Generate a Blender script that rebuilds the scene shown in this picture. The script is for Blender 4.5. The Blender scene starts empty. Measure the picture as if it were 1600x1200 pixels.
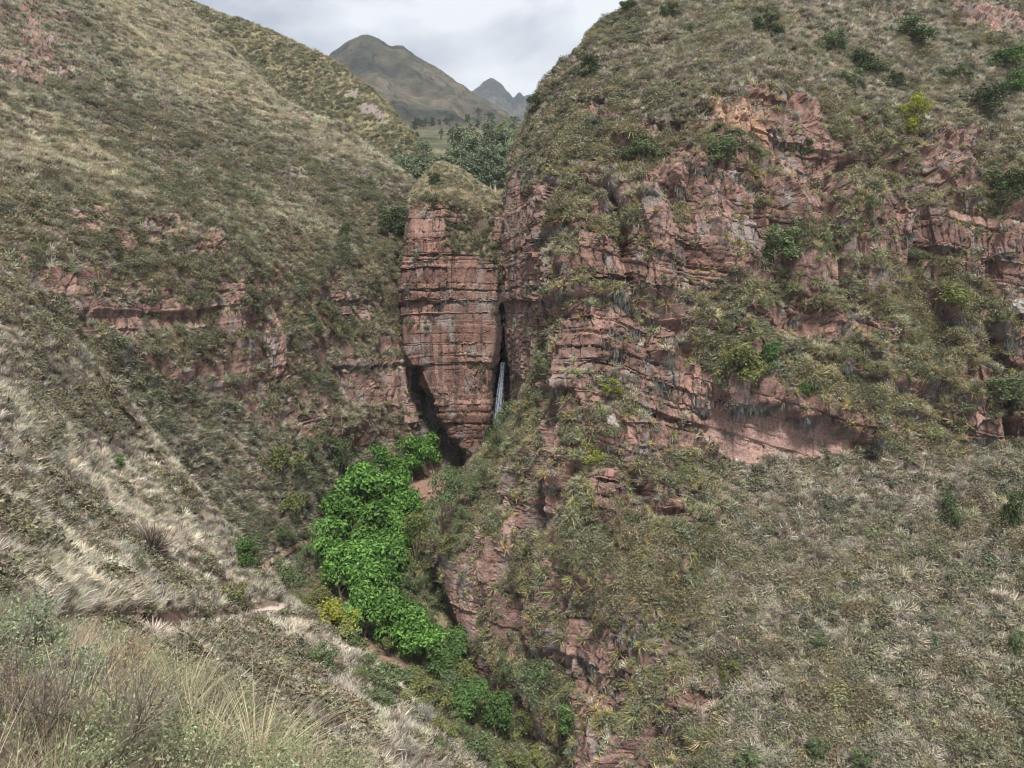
import bpy, math
import numpy as np

# ------------------------------------------------------------------ camera, world, sun, exposure
scene = bpy.context.scene
COL = scene.collection
F = 1232.0                      # focal length in pixels of the 1600 px wide photograph
HOR = 480.0                     # eye level in the photograph
PITCH = math.atan((600 - HOR) / F)
cam_d = bpy.data.cameras.new('camera')
cam_d.sensor_width = 36.0
cam_d.lens = 36.0 * F / 1600.0
cam_d.clip_start = 0.1
cam_d.clip_end = 20000
cam = bpy.data.objects.new('camera', cam_d)
COL.objects.link(cam)
cam.rotation_euler = (math.pi / 2 - PITCH, 0, 0)
scene.camera = cam

SUN_EL, SUN_AZ = math.radians(58), math.radians(176)     # azimuth clockwise from +Y (north)
world = bpy.data.worlds.new('World')
scene.world = world
world.use_nodes = True
wt = world.node_tree
wt.nodes.clear()
def wn(t, **k):
    n = wt.nodes.new(t)
    for a, b in k.items():
        setattr(n, a, b)
    return n
w_out = wn('ShaderNodeOutputWorld')
sky = wn('ShaderNodeTexSky', sky_type='NISHITA', sun_disc=False, sun_elevation=SUN_EL, sun_rotation=SUN_AZ, altitude=3000)
bg_sky = wn('ShaderNodeBackground'); bg_sky.inputs[1].default_value = 0.05
wt.links.new(sky.outputs[0], bg_sky.inputs[0])
tc = wn('ShaderNodeTexCoord')
mp = wn('ShaderNodeMapping'); mp.inputs['Scale'].default_value = (1.0, 1.0, 2.2); mp.inputs['Location'].default_value = (0.31, 0.12, 0.55)
wt.links.new(tc.outputs['Generated'], mp.inputs[0])
n1 = wn('ShaderNodeTexNoise'); n1.inputs['Scale'].default_value = 3.4; n1.inputs['Detail'].default_value = 6; n1.inputs['Roughness'].default_value = 0.5; n1.inputs['Distortion'].default_value = 0.25
wt.links.new(mp.outputs[0], n1.inputs['Vector'])
cr = wn('ShaderNodeValToRGB')
cr.color_ramp.elements[0].position = 0.42; cr.color_ramp.elements[0].color = (0.46, 0.51, 0.60, 1)
cr.color_ramp.elements[1].position = 0.57; cr.color_ramp.elements[1].color = (0.93, 0.96, 1.0, 1)
wt.links.new(n1.outputs[0], cr.inputs[0])
bg_cl = wn('ShaderNodeBackground'); bg_cl.inputs[1].default_value = 0.22
wt.links.new(cr.outputs[0], bg_cl.inputs[0])
n2 = wn('ShaderNodeTexNoise'); n2.inputs['Scale'].default_value = 1.7; n2.inputs['Detail'].default_value = 4
wt.links.new(mp.outputs[0], n2.inputs['Vector'])
cr2 = wn('ShaderNodeValToRGB')
cr2.color_ramp.elements[0].position = 0.26; cr2.color_ramp.elements[0].color = (0.7, 0.7, 0.7, 1)
cr2.color_ramp.elements[1].position = 0.42; cr2.color_ramp.elements[1].color = (1, 1, 1, 1)
wt.links.new(n2.outputs[0], cr2.inputs[0])
mxs = wn('ShaderNodeMixShader')
wt.links.new(cr2.outputs[0], mxs.inputs[0]); wt.links.new(bg_sky.outputs[0], mxs.inputs[1]); wt.links.new(bg_cl.outputs[0], mxs.inputs[2])
wt.links.new(mxs.outputs[0], w_out.inputs[0])

sun_d = bpy.data.lights.new('sun', 'SUN')
sun_d.energy = 1.5
sun_d.angle = math.radians(10)
sun_d.color = (1.0, 0.98, 0.95)
sun = bpy.data.objects.new('sun', sun_d)
COL.objects.link(sun)
sun.rotation_euler = (math.pi / 2 - SUN_EL, 0, math.pi - SUN_AZ)

scene.view_settings.view_transform = 'Standard'
scene.view_settings.look = 'None'
scene.view_settings.gamma = 1.0
scene.view_settings.exposure = 2.12
scene.view_settings.use_curve_mapping = False
scene.cycles.max_bounces = 3
scene.cycles.diffuse_bounces = 1
scene.cycles.transmission_bounces = 2
scene.cycles.filter_width = 1.1
scene.cycles.volume_bounces = 0
scene.cycles.adaptive_threshold = 0.02

rng = np.random.default_rng(7)

# ------------------------------------------------------------------ projection and noise helpers
CP, SP = math.cos(PITCH), math.sin(PITCH)
def U(px, py, Y):
    """world point seen at photograph pixel (px,py) when it stands Y metres ahead of the camera"""
    r = (np.asarray(px, float) - 800) / F
    u = -(np.asarray(py, float) - 600) / F
    dy = CP + u * SP
    dz = -SP + u * CP
    return np.stack([r / dy * Y, np.ones_like(dy) * Y, dz / dy * Y], -1)
def PRJ(P):
    fw = P[..., 1] * CP - P[..., 2] * SP
    up = P[..., 1] * SP + P[..., 2] * CP
    fw = np.maximum(fw, 0.05)
    return 800 + F * P[..., 0] / fw, 600 - F * up / fw

def hsh(ix, iy, iz, seed):
    h = (ix.astype(np.uint32) * np.uint32(374761393) + iy.astype(np.uint32) * np.uint32(668265263)
         + iz.astype(np.uint32) * np.uint32(2147483647) + np.uint32((seed * 1274126177) & 0xffffffff))
    h = (h ^ (h >> np.uint32(13))) * np.uint32(1274126177)
    h = (h ^ (h >> np.uint32(16))) * np.uint32(2246822519)
    return h ^ (h >> np.uint32(15))
def h01(ix, iy, iz, seed):
    return (hsh(np.asarray(ix, np.int64), np.asarray(iy, np.int64), np.asarray(iz, np.int64), seed) & np.uint32(0xffffff)).astype(np.float64) / 16777216.0
def noise(P, sc=1.0, seed=0):
    """value-gradient noise, about -1..1; sc a number or (x,y,z) frequency"""
    p = P * np.asarray(sc, float) + seed * 17.31
    i = np.floor(p).astype(np.int64)
    f = p - i
    w = f * f * f * (f * (f * 6 - 15) + 10)
    tot = np.zeros(len(P))
    for dx in (0, 1):
        wx = w[:, 0] if dx else 1 - w[:, 0]
        for dy in (0, 1):
            wy = w[:, 1] if dy else 1 - w[:, 1]
            for dz in (0, 1):
                wz = w[:, 2] if dz else 1 - w[:, 2]
                h = hsh(i[:, 0] + dx, i[:, 1] + dy, i[:, 2] + dz, seed)
                gx = (h & np.uint32(1023)).astype(np.float32) / 511.5 - 1
                gy = ((h >> np.uint32(10)) & np.uint32(1023)).astype(np.float32) / 511.5 - 1
                gz = ((h >> np.uint32(20)) & np.uint32(1023)).astype(np.float32) / 511.5 - 1
                tot += wx * wy * wz * (gx * (f[:, 0] - dx) + gy * (f[:, 1] - dy) + gz * (f[:, 2] - dz))
    return tot * 1.6
def fbm(P, sc, oct=4, seed=0, gain=0.5):
    a, t, s = 1.0, 0.0, np.asarray(sc, float)
    for o in range(oct):
        t = t + a * noise(P, s, seed + o * 13)
        a *= gain; s = s * 2.03
    return t
def ridged(P, sc, oct=3, seed=0):
    a, t, s, n = 1.0, 0.0, np.asarray(sc, float), 0
    for o in range(oct):
        t = t + a * (1 - 2.2 * np.abs(noise(P, s, seed + o * 7))); n += a
        a *= 0.5; s = s * 2.1
    return t / n
def sstep(a, b, x):
    t = np.clip((x - a) / (b - a), 0, 1)
    return t * t * (3 - 2 * t)
def poly_sd(px, py, poly):
    """signed distance in pixels, positive inside"""
    poly = np.asarray(poly, float)
    d = np.full(px.shape, 1e9); ins = np.zeros(px.shape, bool)
    for (x0, y0), (x1, y1) in zip(poly, np.roll(poly, -1, 0)):
        ex, ey = x1 - x0, y1 - y0
        t = np.clip(((px - x0) * ex + (py - y0) * ey) / max(ex * ex + ey * ey, 1e-9), 0, 1)
        d = np.minimum(d, np.hypot(px - x0 - t * ex, py - y0 - t * ey))
        c = ((y0 > py) != (y1 > py)) & (px < (x1 - x0) * (py - y0) / (y1 - y0 + 1e-12) + x0)
        ins ^= c
    return np.where(ins, d, -d)
def paint(px, py, polys, soft=14.0):
    w = np.zeros(px.shape)
    for poly in polys:
        a = np.asarray(poly, float)
        m = (px > a[:, 0].min() - 30) & (px < a[:, 0].max() + 30) & (py > a[:, 1].min() - 30) & (py < a[:, 1].max() + 30)
        if m.any():
            w[m] = np.maximum(w[m], sstep(-soft, soft, poly_sd(px[m], py[m], poly)))
    return w
def line_dist(px, py, pts):
    pts = np.asarray(pts, float)
    d = np.full(px.shape, 1e9)
    for (x0, y0), (x1, y1) in zip(pts[:-1], pts[1:]):
        ex, ey = x1 - x0, y1 - y0
        t = np.clip(((px - x0) * ex + (py - y0) * ey) / (ex * ex + ey * ey), 0, 1)
        d = np.minimum(d, np.hypot(px - x0 - t * ex, py - y0 - t * ey))
    return d

# ------------------------------------------------------------------ object helpers
def tag(o, label=None, cat=None, group=None, kind=None):
    if label: o['label'] = label
    if cat: o['category'] = cat
    if group: o['group'] = group
    if kind: o['kind'] = kind
    return o
def mesh_np(name, V, Fa, mat, smooth=True, attrs=None):
    V = np.ascontiguousarray(V, np.float32); Fa = np.ascontiguousarray(Fa, np.int32)
    me = bpy.data.meshes.new(name)
    n, k = Fa.shape
    me.vertices.add(len(V)); me.vertices.foreach_set('co', V.ravel())
    me.loops.add(n * k); me.loops.foreach_set('vertex_index', Fa.ravel())
    me.polygons.add(n)
    me.polygons.foreach_set('loop_start', np.arange(0, n * k, k, dtype=np.int32))
    me.polygons.foreach_set('loop_total', np.full(n, k, np.int32))
    me.polygons.foreach_set('use_smooth', np.full(n, smooth, bool))
    for an, arr in (attrs or {}).items():
        if arr.ndim == 2:
            at = me.attributes.new(an, 'FLOAT_COLOR', 'POINT')
            c4 = np.ones((len(V), 4), np.float32); c4[:, :3] = arr
            at.data.foreach_set('color', c4.ravel())
        else:
            at = me.attributes.new(an, 'FLOAT', 'POINT')
            at.data.foreach_set('value', arr.astype(np.float32))
    me.update(calc_edges=True)
    if mat: me.materials.append(mat)
    return me
def link(name, me, parent=None, loc=None):
    o = bpy.data.objects.new(name, me)
    COL.objects.link(o)
    if parent is not None: o.parent = parent
    if loc is not None: o.location = loc
    return o

# ------------------------------------------------------------------ materials
def new_mat(name):
    m = bpy.data.materials.new(name); m.use_nodes = True
    t = m.node_tree; t.nodes.clear()
    out = t.nodes.new('ShaderNodeOutputMaterial')
    return m, t, out
def ground_mat(name, fine=3.0, bump=0.35, contrast=0.45, rough=0.95):
    m, t, out = new_mat(name)
    bs = t.nodes.new('ShaderNodeBsdfPrincipled')
    bs.inputs['Roughness'].default_value = rough
    bs.inputs['Specular IOR Level'].default_value = 0.15
    at = t.nodes.new('ShaderNodeAttribute'); at.attribute_name = 'gcol'
    tcn = t.nodes.new('ShaderNodeTexCoord')
    nz = t.nodes.new('ShaderNodeTexNoise'); nz.inputs['Scale'].default_value = fine; nz.inputs['Detail'].default_value = 5; nz.inputs['Roughness'].default_value = 0.65
    t.links.new(tcn.outputs['Object'], nz.inputs['Vector'])
    mr = t.nodes.new('ShaderNodeMapRange'); mr.inputs[1].default_value = 0.25; mr.inputs[2].default_value = 0.75
    mr.inputs[3].default_value = 1 - contrast; mr.inputs[4].default_value = 1 + contrast
    t.links.new(nz.outputs[0], mr.inputs[0])
    mx = t.nodes.new('ShaderNodeVectorMath'); mx.operation = 'SCALE'
    t.links.new(at.outputs['Color'], mx.inputs[0]); t.links.new(mr.outputs[0], mx.inputs['Scale'])
    t.links.new(mx.outputs[0], bs.inputs['Base Color'])
    bp = t.nodes.new('ShaderNodeBump'); bp.inputs['Strength'].default_value = bump; bp.inputs['Distance'].default_value = 0.6 / fine
    t.links.new(nz.outputs[0], bp.inputs['Height']); t.links.new(bp.outputs[0], bs.inputs['Normal'])
    t.links.new(bs.outputs[0], out.inputs[0])
    return m
def leaf_mat(name, a, b, instanced=False, trans=0.25, vary=0.25):
    """a..b: colour range over the single leaves"""
    m, t, out = new_mat(name)
    g = t.nodes.new('ShaderNodeNewGeometry')
    rmp = t.nodes.new('ShaderNodeMix'); rmp.data_type = 'RGBA'
    rmp.inputs[6].default_value = (*a, 1); rmp.inputs[7].default_value = (*b, 1)
    t.links.new(g.outputs['Random Per Island'], rmp.inputs[0])
    col = rmp.outputs[2]
    if instanced:
        at = t.nodes.new('ShaderNodeAttribute'); at.attribute_type = 'INSTANCER'; at.attribute_name = 'tint'
        mul = t.nodes.new('ShaderNodeMix'); mul.data_type = 'RGBA'; mul.blend_type = 'MULTIPLY'; mul.inputs[0].default_value = 1
        t.links.new(col, mul.inputs[6]); t.links.new(at.outputs['Color'], mul.inputs[7])
        col = mul.outputs[2]
    else:
        oi = t.nodes.new('ShaderNodeObjectInfo')
        mr = t.nodes.new('ShaderNodeMapRange'); mr.inputs[3].default_value = 1 - vary; mr.inputs[4].default_value = 1 + vary
        t.links.new(oi.outputs['Random'], mr.inputs[0])
        sc = t.nodes.new('ShaderNodeVectorMath'); sc.operation = 'SCALE'
        t.links.new(col, sc.inputs[0]); t.links.new(mr.outputs[0], sc.inputs['Scale'])
        col = sc.outputs[0]
    df = t.nodes.new('ShaderNodeBsdfPrincipled'); df.inputs['Roughness'].default_value = 0.7; df.inputs['Specular IOR Level'].default_value = 0.12
    tr = t.nodes.new('ShaderNodeBsdfTranslucent')
    ms = t.nodes.new('ShaderNodeMixShader'); ms.inputs[0].default_value = trans
    t.links.new(col, df.inputs['Base Color']); t.links.new(col, tr.inputs[0])
    t.links.new(df.outputs[0], ms.inputs[1]); t.links.new(tr.outputs[0], ms.inputs[2]); t.links.new(ms.outputs[0], out.inputs[0])
    return m
def bark_mat(name, a, b, scale=6.0):
    m, t, out = new_mat(name)
    bs = t.nodes.new('ShaderNodeBsdfPrincipled'); bs.inputs['Roughness'].default_value = 0.9; bs.inputs['Specular IOR Level'].default_value = 0.1
    tcn = t.nodes.new('ShaderNodeTexCoord')
    nz = t.nodes.new('ShaderNodeTexNoise'); nz.inputs['Scale'].default_value = scale; nz.inputs['Detail'].default_value = 4
    t.links.new(tcn.outputs['Object'], nz.inputs['Vector'])
    mx = t.nodes.new('ShaderNodeMix'); mx.data_type = 'RGBA'; mx.inputs[6].default_value = (*a, 1); mx.inputs[7].default_value = (*b, 1)
    t.links.new(nz.outputs[0], mx.inputs[0]); t.links.new(mx.outputs[2], bs.inputs['Base Color'])
    t.links.new(bs.outputs[0], out.inputs[0])
    return m
MAT = dict(
    cliff=ground_mat('weathered_rock', 2.6, 1.0, 0.55),
    slope=ground_mat('stony_soil', 2.0, 0.5, 0.4),
    near=ground_mat('dry_soil', 5.0, 0.4, 0.4),
    far=ground_mat('distant_grassland', 0.035, 0.9, 0.55),
    path=ground_mat('trodden_earth', 4.0, 0.4, 0.3),
    straw=leaf_mat('straw_blades', (0.285, 0.262, 0.208), (0.61, 0.565, 0.46), True, 0.3),
    olive=leaf_mat('olive_leaves', (0.105, 0.10, 0.068), (0.27, 0.252, 0.182), True, 0.25),
    rosette=leaf_mat('rosette_leaves', (0.20, 0.185, 0.09), (0.44, 0.395, 0.22), True, 0.2),
    drape=leaf_mat('grey_moss', (0.12, 0.122, 0.105), (0.28, 0.275, 0.24), True, 0.2),
    twig=leaf_mat('dry_twigs', (0.10, 0.075, 0.055), (0.22, 0.18, 0.14), True, 0.1),
    bright=leaf_mat('bright_leaves', (0.035, 0.10, 0.014), (0.20, 0.35, 0.09), False, 0.35, 0.25),
    midgreen=leaf_mat('mid_green_leaves', (0.05, 0.10, 0.028), (0.13, 0.205, 0.068), False, 0.3, 0.15),
    greygreen=leaf_mat('grey_green_leaves', (0.075, 0.10, 0.045), (0.17, 0.21, 0.10), False, 0.25, 0.2),
    olivetree=leaf_mat('olive_tree_leaves', (0.10, 0.115, 0.04), (0.24, 0.24, 0.09), False, 0.25, 0.2),
    yellow=leaf_mat('yellow_green_leaves', (0.15, 0.17, 0.03), (0.36, 0.36, 0.07), False, 0.3, 0.12),
    dark=leaf_mat('dark_leaves', (0.035, 0.05, 0.022), (0.09, 0.115, 0.05), False, 0.2, 0.2),
    euc=leaf_mat('eucalyptus_leaves', (0.10, 0.13, 0.078), (0.255, 0.295, 0.182), False, 0.25, 0.25),
    tuft=leaf_mat('pale_grass_blades', (0.34, 0.30, 0.18), (0.62, 0.55, 0.36), False, 0.3, 0.1),
    bare=leaf_mat('bare_grey_twigs', (0.17, 0.15, 0.15), (0.32, 0.29, 0.28), False, 0.05, 0.1),
    purple=leaf_mat('bare_brown_twigs', (0.085, 0.065, 0.055), (0.17, 0.13, 0.11), False, 0.05, 0.1),
    bark=bark_mat('brown_bark', (0.06, 0.045, 0.033), (0.16, 0.12, 0.09)),
    palebark=bark_mat('pale_bark', (0.28, 0.25, 0.21), (0.5, 0.46, 0.4)),
    stone=bark_mat('field_stone', (0.22, 0.17, 0.14), (0.42, 0.35, 0.3), 3.0),
)

# ------------------------------------------------------------------ lofted terrain sheets
def basis(npts, t):
    """Catmull-Rom rows for parameters t (0..npts-1), softened tangents"""
    i = np.clip(np.floor(t).astype(int), 0, npts - 2); f = t - i
    h00 = 2 * f**3 - 3 * f**2 + 1; h10 = f**3 - 2 * f**2 + f; h01_ = -2 * f**3 + 3 * f**2; h11 = f**3 - f**2
    B = np.zeros((len(t), npts)); r = np.arange(len(t)); k = 0.38
    np.add.at(B, (r, i), h00); np.add.at(B, (r, i + 1), h01_)
    for base, hh in ((i, h10), (i + 1, h11)):
        np.add.at(B, (r, np.clip(base + 1, 0, npts - 1)), hh * k)
        np.add.at(B, (r, np.clip(base - 1, 0, npts - 1)), -hh * k)
    return B
class Sheet: pass
def loft(rows, step, cap=400):
    A = np.array(rows, float)                       # rows x cols x (px,py,Y)
    C = U(A[..., 0], A[..., 1], A[..., 2])
    nr, nc = A.shape[:2]
    def params(L):
        ts = []
        for i, l in enumerate(L):
            n = int(np.clip(l / step, 3, cap))
            ts.append(i + np.arange(n) / n)
        return np.concatenate(ts + [[len(L)]])
    dv = np.hypot(np.diff(A[..., 0], axis=0), np.diff(A[..., 1], axis=0)); du = np.hypot(np.diff(A[..., 0], axis=1), np.diff(A[..., 1], axis=1))
    tv = params(dv.mean(1)); tu = params(du.mean(0))
    Bv, Bu = basis(nr, tv), basis(nc, tu)
    P = np.einsum('ai,ijk,bj->abk', Bv, C, Bu)
    s = Sheet(); s.shape = P.shape[:2]; s.P = P.reshape(-1, 3); s.N = grid_normals(P).reshape(-1, 3)
    return s
def grid_normals(P):
    du = np.gradient(P, axis=1); dv = np.gradient(P, axis=0)
    n = np.cross(du, dv)
    n /= np.linalg.norm(n, axis=-1, keepdims=True) + 1e-12
    # towards the camera side
    mid = n.shape[0] // 2, n.shape[1] // 2
    if (n[mid] * P[mid]).sum() > 0: n = -n
    return n
def faces(shape):
    r, c = shape
    a = np.arange(r * c).reshape(r, c)
    return np.stack([a[:-1, :-1], a[:-1, 1:], a[1:, 1:], a[1:, :-1]], -1).reshape(-1, 4)
SHEETS = []
def finish(s, name, mat, col, smooth=True):
    s.N2 = grid_normals(s.P.reshape(*s.shape, 3)).reshape(-1, 3)
    s.F = faces(s.shape)
    s.px, s.py = PRJ(s.P)
    me = mesh_np(name, s.P, s.F, mat, smooth, {'gcol': col})
    s.o = link(name, me)
    s.o['kind'] = 'structure'
    SHEETS.append(s)
    return s.o

# rock layering shared by all cliffs (bedding dips to the right on the right-hand massif)
lr = np.random.default_rng(3)
thick = np.where(lr.random(400) < 0.42, lr.uniform(0.35, 0.9, 400), lr.uniform(1.3, 4.2, 400))
LB = np.cumsum(thick) - 130
LO = lr.uniform(-1, 1, 400); LW = lr.uniform(1.4, 5.5, 400)
BB = np.cumsum(np.where(lr.random(80) < 0.35, lr.uniform(2, 4, 80), lr.uniform(5, 12, 80))) - 130
BO = lr.uniform(-1, 1, 80)
LC = lr.random(400)
def bedding(P):
    x = P[:, 0]
    s = P[:, 2] + 0.30 * np.where(x > 14, x - 14, 0) - 0.10 * np.where(x < -45, x + 45, 0)
    return s
def rock(P, seed, amp=1.0):
    s0 = bedding(P) + 1.1 * noise(P, 0.045, seed) + 0.35 * noise(P, 0.2, seed + 1)
    s = s0 + 0.12 * noise(P, 0.9, seed + 2)
    k = np.clip(np.searchsorted(LB, s), 1, 398)
    d = np.minimum(s - LB[k - 1], LB[k] - s)
    kb = np.clip(np.searchsorted(BB, s), 1, 78)
    db = np.minimum(s - BB[kb - 1], BB[kb] - s)
    wx = P[:, 0] + 0.8 * noise(P, 0.35, seed + 3); wy = P[:, 1] + 0.8 * noise(P, 0.35, seed + 4)
    w = LW[k]
    cx, cy = np.floor(wx / w + LC[k] * 9), np.floor(wy / w + LO[k] * 9)
    hb = h01(cx, cy, k, seed)
    cx2, cy2 = np.floor(wx / 6.5 + kb * .37), np.floor(wy / 6.5 + kb * .71)
    hB = h01(cx2, cy2, kb, seed + 5)
    pxx, pyy = P[:, 0] + 2.2 * noise(P, (0.09, 0.09, 0.02), seed + 11), P[:, 1] + 2.2 * noise(P, (0.09, 0.09, 0.02), seed + 12)
    hV = h01(np.floor(pxx / 4.6), np.floor(pyy / 5.2), 0, seed + 13); hW = h01(np.floor(pxx / 1.9 + 7), np.floor(pyy / 2.1), kb, seed + 14)
    fx = np.abs((wx / w + LC[k] * 9) % 1 - 0.5); vj = sstep(0.5 - 0.16 / w, 0.5, fx)
    cut = sstep(-0.25, 0.45, noise(P, 0.13, seed + 6))          # where the layering is well exposed
    o = (0.28 * LO[k] * (0.25 + 0.75 * cut) + 1.15 * BO[kb] * np.minimum(1, db / 0.3)
         + 0.55 * (hb - 0.5) + 1.1 * (hB - 0.5) + 1.6 * (hV - 0.5) + 0.8 * (hW - 0.5)
         - 0.42 * np.exp(-(d / 0.16) ** 2) * (0.15 + 0.85 * cut) - 0.7 * np.exp(-(db / 0.28) ** 2) * sstep(-0.5, 0.2, noise(P, 0.09, seed + 15)) - 0.35 * vj)
    o += 0.22 * fbm(P, 0.7, 3, seed + 8) + 0.8 * ridged(P, (0.16, 0.16, 0.04), 2, seed + 9)
    # colour: red-brown sandstone, pinkish and buff beds, grey lichen, dark run-off stains
    t = LC[k][:, None]; h = hb[:, None]
    c = np.array([0.225, 0.118, 0.088]) * (1 - t) + np.array([0.295, 0.175, 0.135]) * t
    c = c * (0.78 + 0.44 * h)
    c *= 1 + 0.28 * fbm(P, 0.22, 3, seed + 20)[:, None]
    buff = sstep(0.35, 0.8, fbm(P, 0.06, 2, seed + 22))[:, None] * 0.5
    c = c * (1 - buff) + np.array([0.40, 0.25, 0.19]) * buff
    stain = (sstep(0.18, 0.6, noise(P, (0.8, 0.8, 0.07), seed + 23)) * 0.68)[:, None]
    c = c * (1 - stain) + np.array([0.095, 0.066, 0.056]) * stain
    lich = (sstep(0.12, 0.55, fbm(P, (0.3, 0.3, 0.16), 4, seed + 24)) * 0.55)[:, None]
    c = c * (1 - lich) + np.array([0.26, 0.25, 0.235]) * lich
    c = c * np.array([0.84, 0.82, 0.81]); g_ = c @ np.array([0.3, 0.55, 0.15])
    c = c * 0.77 + g_[:, None] * np.array([1.0, 0.95, 0.91]) * 0.23
    return o * amp, np.clip(c, 0.01, 1)
def soil_col(P, seed, a=(0.10, 0.075, 0.05), b=(0.20, 0.165, 0.105)):
    t = sstep(-0.6, 0.6, fbm(P, 0.15, 4, seed))[:, None]
    return np.array(a) * (1 - t) + np.array(b) * t

# ---- the great cliff on the right
R_rows = [
 [(800,1300,140),(835,1290,116),(880,1290,112),(930,1290,106),(990,1290,100),(1080,1290,93),(1190,1290,88),(1320,1290,84),(1470,1290,82),(1640,1290,79),(1830,1290,76)],
 [(790,1190,146),(835,1170,121),(875,1175,117),(925,1180,111),(985,1180,106),(1080,1180,99),(1190,1180,94),(1310,1180,91),(1460,1180,89),(1630,1180,86),(1820,1180,83)],
 [(745,1090,150),(765,1080,130),(820,1080,124),(890,1085,116),(960,1085,111),(1070,1080,106),(1190,1080,101.5),(1310,1080,98.5),(1460,1080,96),(1630,1080,93),(1820,1080,90)],
 [(690,970,158),(712,965,137),(780,965,130),(880,965,119.5),(960,965,115),(1060,960,112),(1180,960,109.5),(1310,960,108),(1460,960,106),(1630,960,103),(1820,960,100)],
 [(665,860,166),(685,855,143),(760,850,135),(850,850,124),(920,850,120),(1040,850,119.5),(1170,850,118.5),(1310,850,118),(1460,850,116),(1630,850,113),(1820,850,110)],
 [(715,750,176),(735,745,155),(790,740,146),(860,740,130),(920,740,126),(1030,740,127),(1160,735,130),(1310,730,130),(1460,730,128),(1630,730,125),(1820,730,122)],
 [(786,670,186),(800,660,168),(825,660,153),(865,660,135),(920,660,130.5),(1030,665,130),(1160,660,131),(1310,665,132.5),(1460,680,132),(1630,690,128),(1820,690,125)],
 [(798,600,190),(804,590,179),(825,590,162),(868,590,139),(920,590,133.5),(1020,580,132),(1150,590,131.5),(1310,630,133.5),(1460,650,133),(1630,650,129),(1820,650,126)],
 [(790,510,200),(795,500,188),(822,500,168),(870,500,143),(920,490,137.5),(1010,490,137),(1140,500,140),(1300,530,142),(1450,560,142),(1620,560,138),(1810,560,135)],
 [(786,450,202),(790,440,190),(822,440,173),(872,440,147),(920,440,141.5),(1010,450,141),(1140,450,143),(1300,470,147),(1450,480,147),(1620,470,144),(1810,470,141)],
 [(786,330,207),(792,320,194),(825,320,178),(875,310,152),(925,310,147),(1010,300,145.5),(1140,310,146.5),(1290,330,150),(1440,330,151),(1610,330,147),(1800,330,144)],
 [(795,260,214),(802,255,199),(835,250,186),(880,245,163),(930,245,158),(1010,240,155),(1130,240,155),(1280,250,156),(1430,270,158),(1600,270,157),(1790,270,155)],
 [(825,190,220),(835,168,203),(850,160,198),(885,155,184),(930,150,176),(1010,150,170),(1130,140,164),(1280,160,166),(1430,180,176),(1600,170,182),(1790,170,183)],
 [(850,150,225),(848,135,204),(870,110,203),(905,78,206),(945,42,212),(1000,0,222),(1110,-30,225),(1270,-40,228),(1420,-40,235),(1590,-50,245),(1780,-50,250)],
 [(870,170,250),(880,140,240),(900,120,240),(925,95,245),(965,60,250),(1030,10,262),(1120,-60,275),(1280,-90,290),(1430,-100,300),(1600,-110,310),(1790,-110,320)],
]
R_ROCK = [
 [(1010,270),(1060,235),(1180,295),(1200,335),(1190,385),(1130,430),(1080,462),(930,452),(920,380),(1000,380)],
 [(1105,150),(1180,130),(1280,170),(1290,230),(1200,255),(1120,200)],
 [(1195,240),(1290,230),(1330,260),(1290,340),(1210,330)],
 [(1440,220),(1520,200),(1545,260),(1500,300),(1440,290)],
 [(1370,300),(1420,330),(1600,335),(1620,450),(1560,450),(1500,405),(1400,395)],
 [(1140,480),(1250,490),(1330,500),(1390,520),(1380,548),(1250,532),(1150,520)],
 [(1060,560),(1100,590),(1230,600),(1350,650),(1350,695),(1290,715),(1180,725),(1110,712),(1070,640)],
 [(786,330),(800,250),(820,300),(880,300),(880,470),(850,520),(850,580),(815,612),(786,590),(785,480)],
 [(865,480),(1050,500),(1090,580),(1100,690),(1060,660),(1000,600),(940,585),(920,600),(900,640),(870,620),(870,560)],
 [(855,685),(878,690),(882,780),(858,780)],[(955,650),(990,660),(1000,720),(960,720)],
 [(888,970),(965,965),(968,1080),(900,1092)],[(690,890),(735,890),(752,1000),(712,995)],
 [(1035,770),(1075,775),(1070,812),(1040,812)],[(795,780),(850,790),(850,835),(800,830)],
 [(1480,660),(1620,640),(1620,692),(1490,692)],[(955,1140),(1090,1180),(1095,1200),(960,1192)],
 [(1582,440),(1640,440),(1640,570),(1585,560)],[(870,860),(900,860),(900,905),(872,905)],
 [(1180,1105),(1050,1060),(1050,1075),(1090,1110)],[(1000,180),(1060,190),(1050,215),(1000,210)],
 [(905,160),(985,165),(975,190),(920,190)],[(856,590),(888,600),(892,700),(882,860),(908,960),(886,965),(862,850),(852,700)],[(715,865),(760,830),(805,850),(790,905),(740,915)],
 [(930,735),(962,730),(968,805),(935,800)],[(1000,600),(1060,640),(1090,700),(1050,700),(1000,650)],[(905,1085),(965,1075),(960,1100),(910,1105)],[(940,1130),(1000,1135),(1100,1180),(1100,1215),(950,1200)],[(1480,0),(1600,20),(1600,60),(1500,40)],
]
R = loft(R_rows, 1.5)
P, N = R.P, R.N
px, py = PRJ(P)
jx, jy = 13 * fbm(P, 0.22, 3, 41), 13 * fbm(P, 0.22, 3, 44)
w = paint(px + jx, py + jy, R_ROCK, 10)
spur = paint(px + 2 * jx, py + 2 * jy, [[(680,800),(760,640),(880,560),(1100,700),(1120,800),(1060,1000),(1130,1220),(800,1220),(690,900)],
      [(880,230),(1180,160),(1420,200),(1620,260),(1620,700),(1350,690),(1120,600),(1000,560),(870,480)]], 30)
pat = fbm(P, (0.16, 0.16, 0.11), 4, 50)
rw = sstep(0.42, 0.62, w * 0.95 + 0.34 * pat - 0.04 + 0.16 * spur)
rd, rc = rock(P, 60)
hx = N.copy(); hx[:, 2] *= 0.45; hx /= np.linalg.norm(hx, axis=1, keepdims=True)
ribs = ridged(P, (0.075, 0.075, 0.016), 3, 71)
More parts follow.
